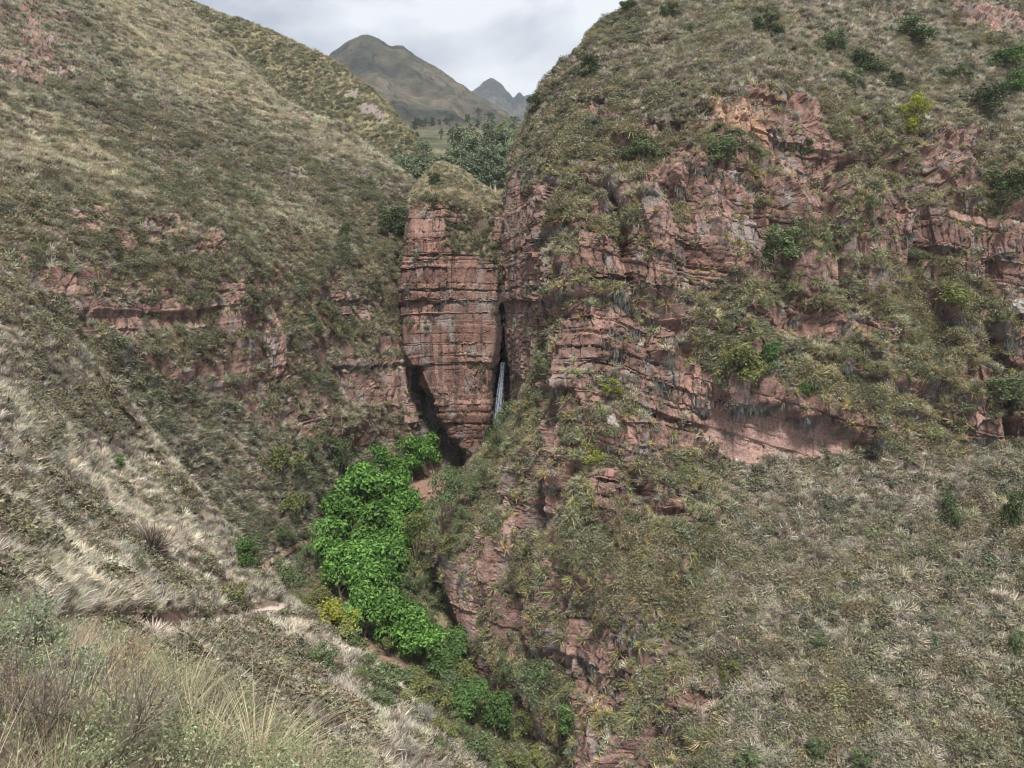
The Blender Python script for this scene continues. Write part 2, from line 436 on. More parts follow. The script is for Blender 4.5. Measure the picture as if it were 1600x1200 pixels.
uu = np.tile(np.linspace(0, 1, R.shape[1]), R.shape[0]); ef = sstep(0.02, 0.10, uu)
edge = np.minimum(1, np.maximum(0, (P[:, 0] + 3) / 12))
sd = 0.9 * fbm(P, 0.12, 4, 80) + 0.25 * noise(P, 0.9, 81)
cleft = np.exp(-(noise(P, (0.07, 0.07, 0.012), 75) / 0.07) ** 2)
big = (4.2 * ribs * spur + 1.0 * ribs - 2.6 * cleft * spur) * ef
rd = rd * (0.35 + 0.65 * ef)
smoo = paint(px + jx, py + jy, [[(1085,650),(1230,640),(1345,690),(1290,715),(1180,728),(1110,712)]], 12)
low = paint(px + 2 * jx, py + 2 * jy, [[(690,780),(800,640),(900,580),(1060,640),(1110,760),(1060,960),(1100,1220),(800,1220),(700,950)]], 30)
rw = np.maximum(rw, sstep(0.10, 0.34, noise(P, (0.13, 0.13, 0.028), 77) + 0.25 * fbm(P, 0.3, 2, 78)) * low * 0.92)
rd = rd * (1 - 0.65 * smoo) - 1.6 * smoo
rel = np.maximum(rw, 0.75 * spur)
R.P = P + hx * (big + rel * rd * 1.05)[:, None] + N * ((1 - rel) * sd)[:, None]
nzf = grid_normals(R.P.reshape(*R.shape, 3)).reshape(-1, 3)[:, 2]
rw = np.maximum(rw, sstep(0.46, 0.26, nzf + 0.24 * fbm(P, 0.2, 3, 52)) * sstep(0.3, 0.8, spur))
pink = paint(px + jx, py + jy, [[(1090,640),(1230,640),(1340,690),(1290,715),(1180,728),(1110,712)]], 14)[:, None] * 0.7
orange = paint(px + jx, py + jy, [[(1105,160),(1200,175),(1200,225),(1120,205)]], 10)[:, None] * 0.4
rc = rc * (1 - pink) + np.array([0.37, 0.24, 0.20]) * pink
rc = rc * (1 - orange) + np.array([0.46, 0.27, 0.15]) * orange
R.rock = rw; R.spur = spur; R.poly = w
col = soil_col(P, 90, (0.06, 0.046, 0.036), (0.13, 0.105, 0.082)) * (1 - rw[:, None]) + rc * rw[:, None]  # soil colour darkened to paint in the shadows between tufts
finish(R, 'cliff_hillside', MAT['cliff'], col, False)
tag(R.o, 'tall red layered cliff and grassy slope filling the side right of the gully')

# ---- the tower of rock beside the waterfall
B_rows = [
 [(660,600,214),(662,600,207),(690,650,206),(715,695,205),(742,730,203),(752,724,204),(756,722,216)],
 [(640,570,212),(646,568,199),(685,632,198),(712,683,198),(742,722,198.5),(756,700,200),(762,700,214)],
 [(632,535,212),(636,540,198),(680,560,197),(712,580,197),(742,590,197.5),(768,590,199),(774,590,214)],
 [(628,480,212),(632,480,198),(675,480,197),(712,480,197),(745,480,198),(774,480,200),(780,480,214)],
 [(632,400,214),(638,400,199),(672,400,198),(712,400,198),(745,400,199),(780,400,201),(787,400,216)],
 [(640,340,216),(648,335,201),(675,325,200),(712,325,200),(748,335,201),(783,345,202),(789,350,218)],
 [(645,310,222),(650,308,206),(678,298,205),(712,300,205),(748,315,205),(784,328,205),(791,335,222)],
 [(655,290,228),(662,283,222),(685,258,226),(715,268,224),(750,290,216),(785,318,212),(795,330,227)],
 [(660,300,240),(668,300,240),(688,285,245),(716,290,243),(750,305,238),(786,330,235),(795,340,240)],
]
B = loft(B_rows, 1.3)
P, N = B.P, B.N
px, py = PRJ(P)
rd, rc = rock(P, 160)
rd = rd * (0.4 + 0.6 * sstep(-0.3, 0.3, noise(P, 0.07, 161)))
veg = paint(px + 16 * fbm(P, .25, 4, 5), py + 16 * fbm(P, .25, 4, 6), [[(600,200),(800,200),(800,325),(745,335),(700,318),(640,318),(600,330)], [(700,345),(770,340),(780,400),(735,400),(700,380)]], 6)
rw = 1 - veg
hx = N.copy(); hx[:, 2] *= 0.5; hx /= np.linalg.norm(hx, axis=1, keepdims=True)
B.P = P + hx * (rw * rd * 0.95 + 0.8 * ridged(P, (0.09, 0.09, 0.03), 2, 8))[:, None] + N * ((1 - rw) * 0.5 * fbm(P, 0.2, 3, 9))[:, None]
rc = rc * np.array([0.97, 0.92, 0.90])
col = soil_col(P, 91) * (1 - rw[:, None]) + rc * rw[:, None]
B.rock = rw; B.veg = veg
finish(B, 'rock_tower', MAT['cliff'], col, False)
tag(B.o, 'red layered rock tower between the left hillside and the narrow waterfall')

# ---- shaded back wall of the gorge
C_rows = [
 [(590,790,194),(640,790,197),(690,790,199),(740,785,200),(780,760,200),(815,740,196)],
 [(590,740,199),(640,740,201),(690,745,204),(740,745,206),(780,730,207),(815,720,200)],
 [(590,690,202),(635,690,205),(680,690,208),(730,690,213),(776,690,214),(815,690,205)],
 [(590,600,206),(635,600,208),(665,600,214),(720,600,222),(782,600,218),(815,600,209)],
 [(590,540,210),(635,540,211),(660,540,218),(720,540,226),(783,540,221),(815,540,211)],
 [(590,400,220),(635,400,222),(660,400,228),(720,400,236),(790,400,232),(815,400,220)],
 [(590,310,230),(635,310,232),(660,310,238),(720,310,246),(795,310,244),(815,310,230)],
]
Cw = loft(C_rows, 1.7)
P, N = Cw.P, Cw.N
rd, rc = rock(P, 260)
flow = ridged(P, (0.35, 0.35, 0.06), 3, 31)
Cw.P = P + N * (0.5 * rd + 1.0 * flow)[:, None]
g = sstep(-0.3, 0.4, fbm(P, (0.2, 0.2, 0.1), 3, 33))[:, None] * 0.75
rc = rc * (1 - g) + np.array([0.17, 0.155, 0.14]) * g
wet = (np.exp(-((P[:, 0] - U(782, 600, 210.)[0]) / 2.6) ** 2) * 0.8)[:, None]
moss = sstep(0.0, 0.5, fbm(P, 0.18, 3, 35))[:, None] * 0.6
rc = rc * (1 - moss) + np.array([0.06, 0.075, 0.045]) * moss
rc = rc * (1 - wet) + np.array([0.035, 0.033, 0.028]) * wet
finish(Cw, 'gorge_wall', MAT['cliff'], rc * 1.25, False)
tag(Cw.o, 'dark wet rock wall behind the tower and waterfall')

# ---- the hillside on the left
L_rows = [
 [(-150,760,100),(0,760,105),(120,800,115),(250,860,128),(370,930,146),(430,960,150),(510,900,160),(570,820,178),(620,760,190),(640,760,205)],
 [(-150,560,110),(0,600,112),(120,680,122),(250,770,135),(370,850,147),(450,840,158),(520,760,176),(590,690,194),(640,690,201),(652,690,215)],
 [(-150,420,118),(0,440,122),(120,540,130),(250,640,141),(370,700,154),(460,700,166),(540,660,184),(600,640,197),(643,630,203.5),(654,630,218)],
 [(-150,320,124),(0,380,128),(120,440,135),(250,530,146),(370,580,158),(460,590,172),(550,580,190),(610,575,201),(646,570,205),(656,570,222)],
 [(-150,250,131),(0,330,134),(120,370,140),(250,430,150),(370,470,162),(460,480,177),(550,480,196),(615,480,208),(646,480,214),(658,480,230)],
 [(-150,170,145),(0,240,148),(120,300,150),(250,350,158),(370,380,170),(460,390,186),(550,390,204),(615,390,216),(650,390,222),(664,390,238)],
 [(-150,80,165),(0,150,170),(120,210,174),(250,260,182),(370,290,194),(460,300,206),(550,310,218),(615,320,227),(655,330,232),(670,330,250)],
 [(-150,-20,200),(0,60,205),(110,110,212),(230,150,222),(350,200,232),(450,225,236),(540,240,236),(610,265,237),(655,290,240),(675,300,260)],
 [(-150,-220,280),(0,-150,290),(130,-90,300),(259,0,305),(340,62,295),(440,158,275),(530,196,262),(600,250,250),(650,292,245),(676,305,262)],
 [(-150,-230,330),(0,-150,340),(140,-80,350),(275,15,345),(355,85,335),(455,185,315),(540,225,300),(615,265,285),(660,295,275),(690,310,280)],
]
L_ROCK = [
 [(80,295),(115,300),(210,395),(185,410),(120,360)],[(205,350),(285,335),(305,400),(240,430),(215,400)],
 [(-20,390),(120,435),(215,500),(190,545),(60,450),(-20,420)],[(160,430),(250,450),(300,480),(350,440),(370,420),(372,470),(300,512),(220,512)],
 [(398,500),(442,490),(442,590),(410,600)],[(505,560),(655,555),(655,640),(650,700),(628,690),(625,640),(530,632)],
 [(500,430),(560,440),(572,500),(540,520),(510,480)],[(-20,70),(130,112),(130,132),(-20,112)],[(30,-10),(95,90),(65,105),(20,40)],
 [(428,168),(505,180),(480,205),(440,195)],[(640,420),(620,520),(640,560),(655,500)],[(290,370),(345,360),(350,410),(300,410)],
 [(360,500),(395,490),(398,540),(370,545)],[(250,130),(380,150),(380,165),(270,150)],[(430,650),(520,640),(510,700),(430,690)],
]
L = loft(L_rows, 2.0)
P, N = L.P, L.N
px, py = PRJ(P)
jx, jy = 11 * fbm(P, 0.2, 3, 141), 11 * fbm(P, 0.2, 3, 144)
w = paint(px + jx, py + jy, L_ROCK, 9)
crag = paint(px + 2 * jx, py + 2 * jy, [[(-50,280),(250,290),(420,330),(560,400),(660,330),(660,700),(480,700),(360,640),(180,560),(-50,430)]], 35)
rw = sstep(0.44, 0.64, w * 0.68 + 0.36 * fbm(P, (0.15, 0.15, 0.1), 4, 150) - 0.02 + 0.15 * crag)
rd, rc = rock(P, 360)
hx = N.copy(); hx[:, 2] *= 0.5; hx /= np.linalg.norm(hx, axis=1, keepdims=True)
ribs = ridged(P, (0.05, 0.05, 0.02), 3, 171)
terr = np.sin((P[:, 2] + 2.5 * noise(P, 0.05, 4) + 0.1 * P[:, 0]) * 1.5) * 0.6 * sstep(-0.2, 0.4, noise(P, 0.04, 6)) * sstep(300, 220, py)
rel = np.maximum(rw, 0.45 * crag)
L.P = P + hx * (ribs * (0.7 + 2.2 * crag) + rel * rd * 0.7)[:, None] + N * ((1 - rel) * (0.9 * fbm(P, 0.1, 4, 180) + 0.2 * noise(P, 0.8, 181) + terr))[:, None]
nzf = grid_normals(L.P.reshape(*L.shape, 3)).reshape(-1, 3)[:, 2]
rw = np.maximum(rw, sstep(0.32, 0.12, nzf + 0.16 * fbm(P, 0.25, 3, 152)) * sstep(0.3, 0.8, crag))
colm = paint(px, py, [[(624,560),(655,560),(655,710),(626,700)]], 6)[:, None] * 0.8
rc = rc * (1 - colm) + np.array([0.36, 0.24, 0.20]) * colm
red = paint(px + jx, py + jy, [[(-20,-10),(95,-10),(130,130),(-20,112)], [(240,480),(330,620),(420,760),(400,790),(280,640)]], 20)[:, None] * 0.5
red = np.maximum(red, 0.4 * crag[:, None])
so = soil_col(P, 190, (0.075, 0.062, 0.048), (0.16, 0.137, 0.102))  # darker than real soil: shade between the tufts put into the colour
so = so * (1 - red) + np.array([0.20, 0.115, 0.085]) * red
col = so * (1 - rw[:, None]) + rc * rw[:, None]
L.rock = rw; L.crag = crag
finish(L, 'grassy_hillside', MAT['slope'], col, False)
tag(L.o, 'steep grassy hillside with rocky outcrops rising left of the rock tower')

# ---- ridge behind the left hillside
K_rows = [
 [(100,100,400),(270,120,400),(340,160,395),(420,210,385),(500,240,370),(545,260,360),(600,280,345),(640,290,335),(670,300,330)],
 [(100,-100,440),(265,50,430),(335,80,425),(415,120,415),(495,150,400),(545,180,385),(600,215,365),(640,245,350),(672,275,340)],
 [(100,-150,470),(275,-8,460),(340,22,455),(420,52,445),(500,88,430),(548,118,412),(602,165,390),(640,212,370),(668,250,355)],
 [(110,-130,520),(290,15,515),(355,45,510),(430,75,500),(510,112,485),(558,142,465),(612,190,440),(650,232,410),(675,265,390)],
]
K = loft(K_rows, 2.0)
P, N = K.P, K.N
px, py = PRJ(P)
rw = sstep(0.35, 0.6, 0.9 * paint(px, py, [[(540,140),(570,150),(620,195),(600,205),(560,175)]], 12) + 0.55 * fbm(P, 0.08, 4, 12) - 0.12)
rd, rc = rock(P, 460)
K.P = P + N * (1.4 * ridged(P, 0.03, 3, 14) + 0.8 * fbm(P, 0.12, 3, 15) + rw * rd * 0.8)[:, None]
rc = rc * 0.45 + np.array([0.21, 0.195, 0.185]) * 0.55
col = soil_col(P, 191, (0.11, 0.105, 0.06), (0.22, 0.19, 0.11)) * (1 - rw[:, None]) + rc * rw[:, None]
K.rock = rw
finish(K, 'ridge_hillside', MAT['slope'], col)
tag(K.o, 'darker rounded ridge rising behind the grassy hillside')

# ---- gully floor under the trees
G_rows = [
 [(500,640,204),(560,665,204),(620,690,206),(700,725,209),(790,715,207),(840,700,192)],
 [(440,760,182),(500,770,185),(570,768,189),(650,768,192),(740,758,180),(800,740,166)],
 [(360,880,156),(430,880,159),(510,870,163),(610,868,165),(715,850,157),(780,840,150)],
 [(380,970,138),(450,965,140),(530,960,144),(620,950,146),(715,935,146),(790,930,140)],
 [(440,1060,122),(520,1045,126),(600,1030,130),(680,1030,133),(760,1030,136),(830,1030,132)],
 [(560,1150,109),(640,1135,114),(710,1122,119),(780,1110,124),(845,1110,128),(920,1110,124)],
 [(680,1290,96),(740,1280,100),(800,1265,106),(850,1250,113),(930,1240,116),(1000,1240,114)],
]
G = loft(G_rows, 3.0)
P, N = G.P, G.N
px, py = PRJ(P)
G.P = P + N * (0.6 * fbm(P, 0.12, 4, 22) + 0.15 * noise(P, 0.9, 23))[:, None]
dirt = paint(px, py, [[(550,990),(590,1010),(640,1040),(640,1055),(580,1030),(545,1005)], [(640,740),(700,740),(700,780),(650,785)]], 6)[:, None]
col = soil_col(P, 192, (0.075, 0.06, 0.04), (0.15, 0.125, 0.075)) * (1 - dirt) + np.array([0.22, 0.135, 0.10]) * dirt
G.dirt = dirt[:, 0]
finish(G, 'gully_ground', MAT['slope'], col)
tag(G.o, 'shaded gully floor running below the waterfall')

# ---- the near slope with the trail
N_rows = [
 [(-300,1150,14),(-50,1250,15),(150,1300,18),(320,1330,21),(480,1340,25),(620,1340,29),(760,1330,34),(830,1330,46)],
 [(-300,950,18),(-30,1020,19),(150,1100,22),(300,1150,25),(460,1180,29),(590,1180,33),(735,1198,41),(770,1230,58)],
 [(-300,800,24),(-20,860,25),(140,950,29),(280,1010,33),(420,1050,38),(520,1060,42),(622,1090,48.5),(660,1130,65)],
 [(-300,650,31),(-20,740,33),(130,850,38),(250,930,42),(350,975,45),(430,985,49),(525,992,54),(570,1040,70)],
 [(-300,540,40),(-20,640,43),(120,760,48),(220,840,51),(310,900,53),(380,930,56),(455,945,58.5),(510,1000,76)],
 [(-300,440,50),(-20,550,54),(100,660,58),(190,740,60),(270,800,61),(330,845,62),(398,872,63),(450,940,82)],
 [(-300,340,62),(-20,470,66),(80,560,68),(150,625,68.5),(210,690,68.5),(255,730,68.5),(300,765,68),(350,840,90)],
 [(-300,260,74),(-30,400,76),(20,440,76),(60,485,75.5),(100,525,75),(135,555,74.5),(165,592,74),(220,680,96)],
 [(-300,300,100),(-30,430,96),(20,480,96),(60,520,96),(100,560,96),(135,600,96),(170,650,98),(230,740,110)],
]
TRAIL = [(60,985),(150,968),(230,970),(300,973),(345,966),(385,952),(420,946),(458,940)]
Nn = loft(N_rows, 2.4)
P, N = Nn.P, Nn.N
px, py = PRJ(P)
UPTRAIL = [(400,892),(420,876),(445,862),(468,848),(486,842)]
tx, ty = np.array(TRAIL).T
tyi = np.interp(px, tx, ty)
inx = sstep(40, 90, px) * (1 - sstep(440, 458, px))
dv = (tyi - py) + 3 * noise(P, 0.7, 3)                 # pixels above the trail line
m_path = inx * sstep(-7, -3, dv) * (1 - sstep(4, 7, dv))
m_bank = inx * sstep(3, 7, dv) * (1 - sstep(11, 19, dv + 12 * noise(P, 0.4, 2) + 8 * sstep(340, 385, px)))
notch = inx * sstep(-8, 0, dv) * (1 - sstep(8, 30, dv))
Nn.P = P + N * ((0.45 * fbm(P, 0.12, 4, 202) + 0.12 * noise(P, 0.8, 203)) * (1 - 0.7 * m_path) - 0.5 * notch)[:, None]
Nn.path = np.maximum(np.maximum(m_path, m_bank * 0.95), inx * sstep(-22, -14, dv) * (1 - sstep(9, 15, dv + 10 * noise(P, 0.4, 2))))
so = soil_col(P, 193, (0.085, 0.068, 0.05), (0.18, 0.152, 0.11))  # soil toned down, standing in for shadow gaps in the grass
t = m_bank[:, None]; so = so * (1 - t) + np.array([0.22, 0.145, 0.11]) * (0.8 + 0.5 * noise(P, 1.5, 9))[:, None] * t
t = m_path[:, None]; so = so * (1 - t) + np.array([0.45, 0.37, 0.31]) * t
finish(Nn, 'near_hillside', MAT['near'], np.clip(so, 0.01, 1))
tag(Nn.o, 'near straw coloured hillside crossed by the cut of the trail')

# ---- bank at the photographer's feet
F_rows = [
 [(-900,1500,2),(-300,1500,2.0),(200,1500,2.0),(500,1500,2.2),(900,1550,2.2),(1100,1700,2.6)],
 [(-600,1150,3.6),(-120,1200,3.4),(200,1230,3.5),(450,1290,3.8),(700,1370,4),(800,1480,4.6)],
 [(-420,980,6),(-50,1040,5.8),(180,1100,5.6),(380,1175,5.6),(560,1260,5.6),(640,1360,6.2)],
 [(-350,920,9.5),(-40,965,9),(150,1020,8.5),(320,1110,7.6),(460,1215,7),(540,1300,7.4)],
 [(-340,1010,13),(-40,1060,12.5),(150,1130,12),(330,1220,11),(480,1330,10),(560,1420,10)],
 [(-340,1200,15),(-40,1260,14.5),(150,1330,14),(330,1420,13),(480,1530,12),(560,1620,12)],
]
Fb = loft(F_rows, 6.0)
P, N = Fb.P, Fb.N
Fb.P = P + N * (0.10 * fbm(P, 0.6, 4, 212))[:, None]
finish(Fb, 'foreground_bank', MAT['near'], soil_col(P * 4, 194, (0.11, 0.085, 0.055), (0.2, 0.165, 0.105)))
tag(Fb.o, 'grassy bank at the bottom left corner')

# ---- valley floor behind the tower, and the mountains
V_rows = [[(x, 325 + (6 if x > 800 else 0), 260) for x in (540, 620, 700, 780, 860, 960)],
          [(x, 268, 325) for x in (540, 620, 700, 780, 860, 960)], [(x, 235, 430) for x in (540, 620, 700, 780, 860, 960)],
          [(x, 213, 640) for x in (530, 620, 700, 780, 860, 960)], [(x, 202, 950) for x in (520, 620, 700, 780, 860, 980)]]
V = loft(V_rows, 2.5)
P, N = V.P, V.N
V.P = P + N * (2.0 * fbm(P, 0.02, 4, 5))[:, None]
t = sstep(-0.1, 0.3, noise(P, (0.02, 0.008, 0.01), 7))[:, None]
finish(V, 'valley_floor', MAT['far'], soil_col(P * 0.3, 195, (0.05, 0.06, 0.035), (0.11, 0.105, 0.06)) * (1 - t) + np.array([0.15, 0.13, 0.075]) * t)
tag(V.o, 'valley floor with small fields behind the rock tower')

def mountain(name, label, ridge, base_y, Yb, Yr, step, amp, fr, ca, cb, ctop=None):
    rx = np.array(ridge, float)
    rows = []
    for t in (0, 0.12, 0.25, 0.4, 0.55, 0.7, 0.85, 1.0):
        rows.append([(x + (1 - t) * 0.0, base_y + (y - base_y) * t ** 1.12, Yb + (Yr - Yb) * t) for x, y in ridge])
    rows.append([(x, y + 25, Yr * 1.25) for x, y in ridge])
    s = loft(rows, step)
    P, N = s.P, s.N
    fall = np.clip(np.minimum(1, (Yr * 1.02 - P[:, 1]) / (0.25 * (Yr - Yb))), 0.05, 1)
    er = ridged(P, (fr, fr * 0.35, fr * 0.35), 4, 301)
    s.P = P + N * ((er - 0.3) * amp * fall + amp * 0.10 * fbm(P, fr * 5, 3, 305))[:, None]
    t = sstep(-0.5, 0.5, fbm(P, fr * 0.9, 5, 310))[:, None]
    c = np.array(ca) * (1 - t) + np.array(cb) * t
    scr = sstep(0.15, 0.5, fbm(P, fr * 4, 5, 312))[:, None] * 0.75
    c = c * (1 - scr) + np.array([0.05, 0.06, 0.038]) * scr
    if ctop is not None:
        zt = P[:, 2].max(); k = sstep(0.80, 0.95, P[:, 2] / zt + 0.05 * noise(P, fr * 3, 8))[:, None]
        c = c * (1 - k) + np.array(ctop) * k
    finish(s, name, MAT['far'], c)
    tag(s.o, label)
    return s
M1 = mountain('mountain', 'rounded brown green mountain with a bare tan summit in the valley gap',
    [(330,235),(400,180),(450,140),(505,97),(522,80),(545,63),(570,55),(590,61),(612,72),(628,71),(650,86),(690,113),(725,138),(765,160),(830,198),(900,222),(960,240)],
    232, 820, 1750, 1.6, 30, 0.007, (0.034, 0.034, 0.027), (0.098, 0.083, 0.06), (0.19, 0.135, 0.08))
M2 = mountain('mountain', 'distant jagged dark peaks behind the rounded mountain',
    [(640,200),(700,165),(733,146),(752,131),(768,124),(780,133),(792,147),(801,155),(806,152),(812,144),(819,151),(826,148),(836,147),(860,155),(900,180),(980,215)],
    235, 2600, 3900, 1.4, 45, 0.004, (0.03, 0.033, 0.03), (0.075, 0.07, 0.06))

# ------------------------------------------------------------------ plant shapes
def strips(paths, widths, sides):
    """paths n x k x 3, widths n x k, sides n x 3 -> ribbon quads"""
    n, k = paths.shape[:2]
    off = sides[:, None, :] * widths[..., None] * 0.5
    V = np.stack([paths - off, paths + off], 2).reshape(-1, 3)
    a = (np.arange(n)[:, None] * k * 2 + np.arange(k - 1)[None] * 2).reshape(-1)
    return V, np.stack([a, a + 1, a + 3, a + 2], -1)
def tussock(seed, n=26, h=0.8, wd=0.055, spread=0.75, droop=0.5, base=0.12, k=3):
    r = np.random.default_rng(seed)
    az = r.uniform(0, 2 * np.pi, n); le = h * r.uniform(0.55, 1.15, n); lean = spread * r.uniform(0.15, 1, n)
    d = np.stack([np.cos(az), np.sin(az), np.zeros(n)], -1)
    b = d * base * r.uniform(0, 1, n)[:, None]
    t = np.linspace(0, 1, k)
    out = (lean[:, None] * (0.55 * t + droop * t ** 2.2)) * le[:, None]
    up = le[:, None] * (t - 0.45 * droop * lean[:, None] * t ** 2.5)
    paths = b[:, None] + d[:, None] * out[..., None]; paths[..., 2] += up - 0.05
    wdt = wd * r.uniform(0.6, 1.2, n)[:, None] * (1 - 0.85 * t ** 1.3)[None]
    sa = az + r.normal(0, 0.5, n)
    side = np.stack([-np.sin(sa), np.cos(sa), np.zeros(n)], -1)
    return strips(paths, wdt, side)
def leafballs(seed, lobes, n, size, flat=0.5, shell=0.55):
    """leaf quads spread through lobes [(x,y,z,rx,ry,rz)], facing mostly outwards"""
    r = np.random.default_rng(seed)
    lobes = np.asarray(lobes, float)
    vol = (lobes[:, 3] * lobes[:, 4] + lobes[:, 4] * lobes[:, 5]) ** 1.0
    li = r.choice(len(lobes), n, p=vol / vol.sum())
    d = r.normal(size=(n, 3)); d /= np.linalg.norm(d, axis=1, keepdims=True)
    d[:, 2] = np.where((d[:, 2] < -0.3) & (r.random(n) < 0.6), -d[:, 2], d[:, 2])
    rad = shell + (1 - shell) * r.random(n) ** 0.6
    rad *= 1 + 0.16 * r.normal(size=n)
    c = lobes[li, :3] + d * lobes[li, 3:6] * rad[:, None]
    nn = d + r.normal(0, flat, (n, 3)); nn[:, 2] += 0.35
    nn /= np.linalg.norm(nn, axis=1, keepdims=True)
    t1 = np.cross(nn, r.normal(size=(n, 3))); t1 /= np.linalg.norm(t1, axis=1, keepdims=True)
    t2 = np.cross(nn, t1)
    s = size * r.uniform(0.6, 1.35, n)[:, None]
    V = np.stack([c - t1 * s, c - t2 * s * 0.5 + nn * s * 0.12, c + t1 * s, c + t2 * s * 0.5 + nn * s * 0.12], 1).reshape(-1, 3)
    return V, np.arange(4 * n).reshape(n, 4)
def tube(path, rad, ns=5):
    path = np.asarray(path, float); k = len(path)
    tan = np.gradient(path, axis=0); tan /= np.linalg.norm(tan, axis=1, keepdims=True) + 1e-9
    ref = np.array([1.0, 0.13, 0.07]) if abs(tan[0, 0]) < 0.8 else np.array([0.1, 1.0, 0.1])
    a = np.cross(tan, ref); a /= np.linalg.norm(a, axis=1, keepdims=True); b = np.cross(tan, a)
    th = np.arange(ns) / ns * 2 * np.pi
    V = path[:, None] + (a[:, None] * np.cos(th)[None, :, None] + b[:, None] * np.sin(th)[None, :, None]) * np.asarray(rad)[:, None, None]
    i = np.arange((k - 1) * ns).reshape(k - 1, ns); j = np.roll(i, -1, 1)
    return V.reshape(-1, 3), np.stack([i, j, j + ns, i + ns], -1).reshape(-1, 4)
def join(parts):
    Vs, Fs, o = [], [], 0
    for V, Fa in parts:
        Vs.append(V); Fs.append(Fa + o); o += len(V)
    return np.concatenate(Vs), np.concatenate(Fs)

# ------------------------------------------------------------------ small plants that nobody could count (instanced)
PROTO = {}
def proto(kind, variants, mat):
    c = bpy.data.collections.new('plants_' + kind)
    for i, (V, Fa) in enumerate(variants):
        me = mesh_np(kind, V, Fa, mat, False)
        c.objects.link(bpy.data.objects.new('%s_%02d' % (kind, i), me))
    PROTO[kind] = (c, len(variants))
proto('tussock', [tussock(s, 30, 0.62, 0.07, 1.0, 0.7, 0.22) for s in range(5)], MAT['straw'])
proto('fine_tussock', [tussock(s + 20, 50, 0.40, 0.03, 1.0, 0.75, 0.2) for s in range(6)], MAT['straw'])
proto('low_shrub', [leafballs(s + 40, [(0, 0, 0.25, 0.42, 0.42, 0.34), (0.25, 0.1, 0.2, 0.3, 0.3, 0.25), (-0.2, -0.22, 0.18, 0.3, 0.3, 0.25)], 120, 0.085, 0.8, 0.35) for s in range(5)], MAT['olive'])
proto('thicket', [leafballs(s + 50, [(0, 0, 0.28, 0.36, 0.36, 0.3), (0.3, 0.1, 0.22, 0.26, 0.26, 0.24), (-0.24, -0.26, 0.2, 0.26, 0.26, 0.22), (-0.1, 0.3, 0.2, 0.24, 0.24, 0.2)], 330, 0.042, 0.9, 0.35) for s in range(4)], MAT['olive'])
proto('rosette', [join([tussock(s + 60, 34, 0.72, 0.085, 1.5, 0.25, 0.08), tussock(s + 70, 16, 0.5, 0.09, 2.2, 1.0, 0.1)]) for s in range(4)], MAT['rosette'])
def drape(seed):
    r = np.random.default_rng(seed)
    n = 26
    x = r.uniform(-0.6, 0.6, n); le = r.uniform(0.5, 1.5, n) * (1 - 0.5 * np.abs(x))
    t = np.linspace(0, 1, 4)
    p = np.zeros((n, 4, 3)); p[..., 0] = x[:, None] + 0.15 * r.normal(size=(n, 1)) * t; p[..., 1] = 0.15 + 0.3 * np.sin(t * 2.2)[None] * r.uniform(0.3, 1, n)[:, None]
    p[..., 2] = 0.2 * np.sin(np.minimum(t * 6, 3.1))[None] - t[None] * le[:, None]
    return strips(p, 0.085 * r.uniform(0.5, 1.3, n)[:, None] * (1 - 0.75 * t)[None], np.stack([np.cos(r.uniform(-.6, .6, n)), np.sin(r.uniform(-.6, .6, n)), np.zeros(n)], -1))
proto('drape', [drape(s) for s in range(5)], MAT['drape'])
proto('twigs', [tussock(s + 90, 34, 0.55, 0.03, 1.1, 0.0, 0.1) for s in range(4)], MAT['twig'])
proto('fine_twigs', [tussock(s + 160, 46, 0.55, 0.0055, 1.2, 0.1, 0.08, 4) for s in range(4)], MAT['twig'])
proto('long_grass', [tussock(s + 120, 80, 0.75, 0.0075, 0.95, 0.75, 0.10, 6) for s in range(6)], MAT['straw'])
proto('herb', [leafballs(s + 140, [(0, 0, 0.12, 0.16, 0.16, 0.16), (0.1, 0.05, 0.25, 0.1, 0.1, 0.14)], 190, 0.009, 0.9, 0.2) for s in range(4)], MAT['olive'])

def eulers(up, spin):
    z = up / np.linalg.norm(up, axis=1, keepdims=True)
    ref = np.stack([np.cos(spin), np.sin(spin), np.zeros(len(z))], -1)
    x = ref - z * (ref * z).sum(1, keepdims=True); x /= np.linalg.norm(x, axis=1, keepdims=True) + 1e-9
    y = np.cross(z, x)
    return np.stack([np.arctan2(y[:, 2], z[:, 2]), -np.arcsin(np.clip(x[:, 2], -1, 1)), np.arctan2(x[:, 1], x[:, 0])], -1)
def sample(s, dens, n, r, nearpow=1.0, margin=90):
    """n random points on sheet s, density weight per vertex"""
    Fa = s.F
    A = s.P[Fa[:, 0]]; Bq = s.P[Fa[:, 1]]; Cq = s.P[Fa[:, 2]]; D = s.P[Fa[:, 3]]
    ar = 0.5 * np.linalg.norm(np.cross(Cq - A, D - Bq), axis=1)
    w = ar * np.clip(dens[Fa].mean(1), 0, None)
    fx, fy = s.px[Fa[:, 0]], s.py[Fa[:, 0]]
    w *= (fx > -margin) & (fx < 1600 + margin) & (fy > -margin) & (fy < 1200 + margin)
    dist = np.linalg.norm(A, axis=1)
    face = -(s.N2[Fa[:, 0]] * A).sum(1) / dist
    w *= (face > -0.12) * (60.0 / dist) ** nearpow
    w *= 0.35 + np.clip(face, 0, 0.65)
    f = r.choice(len(Fa), n, p=w / w.sum())
    u, v = r.random((n, 1)), r.random((n, 1))
    p = (A[f] * (1 - u) + Bq[f] * u) * (1 - v) + (D[f] * (1 - u) + Cq[f] * u) * v
    return p, s.N2[Fa[f, 0]], Fa[f, 0]
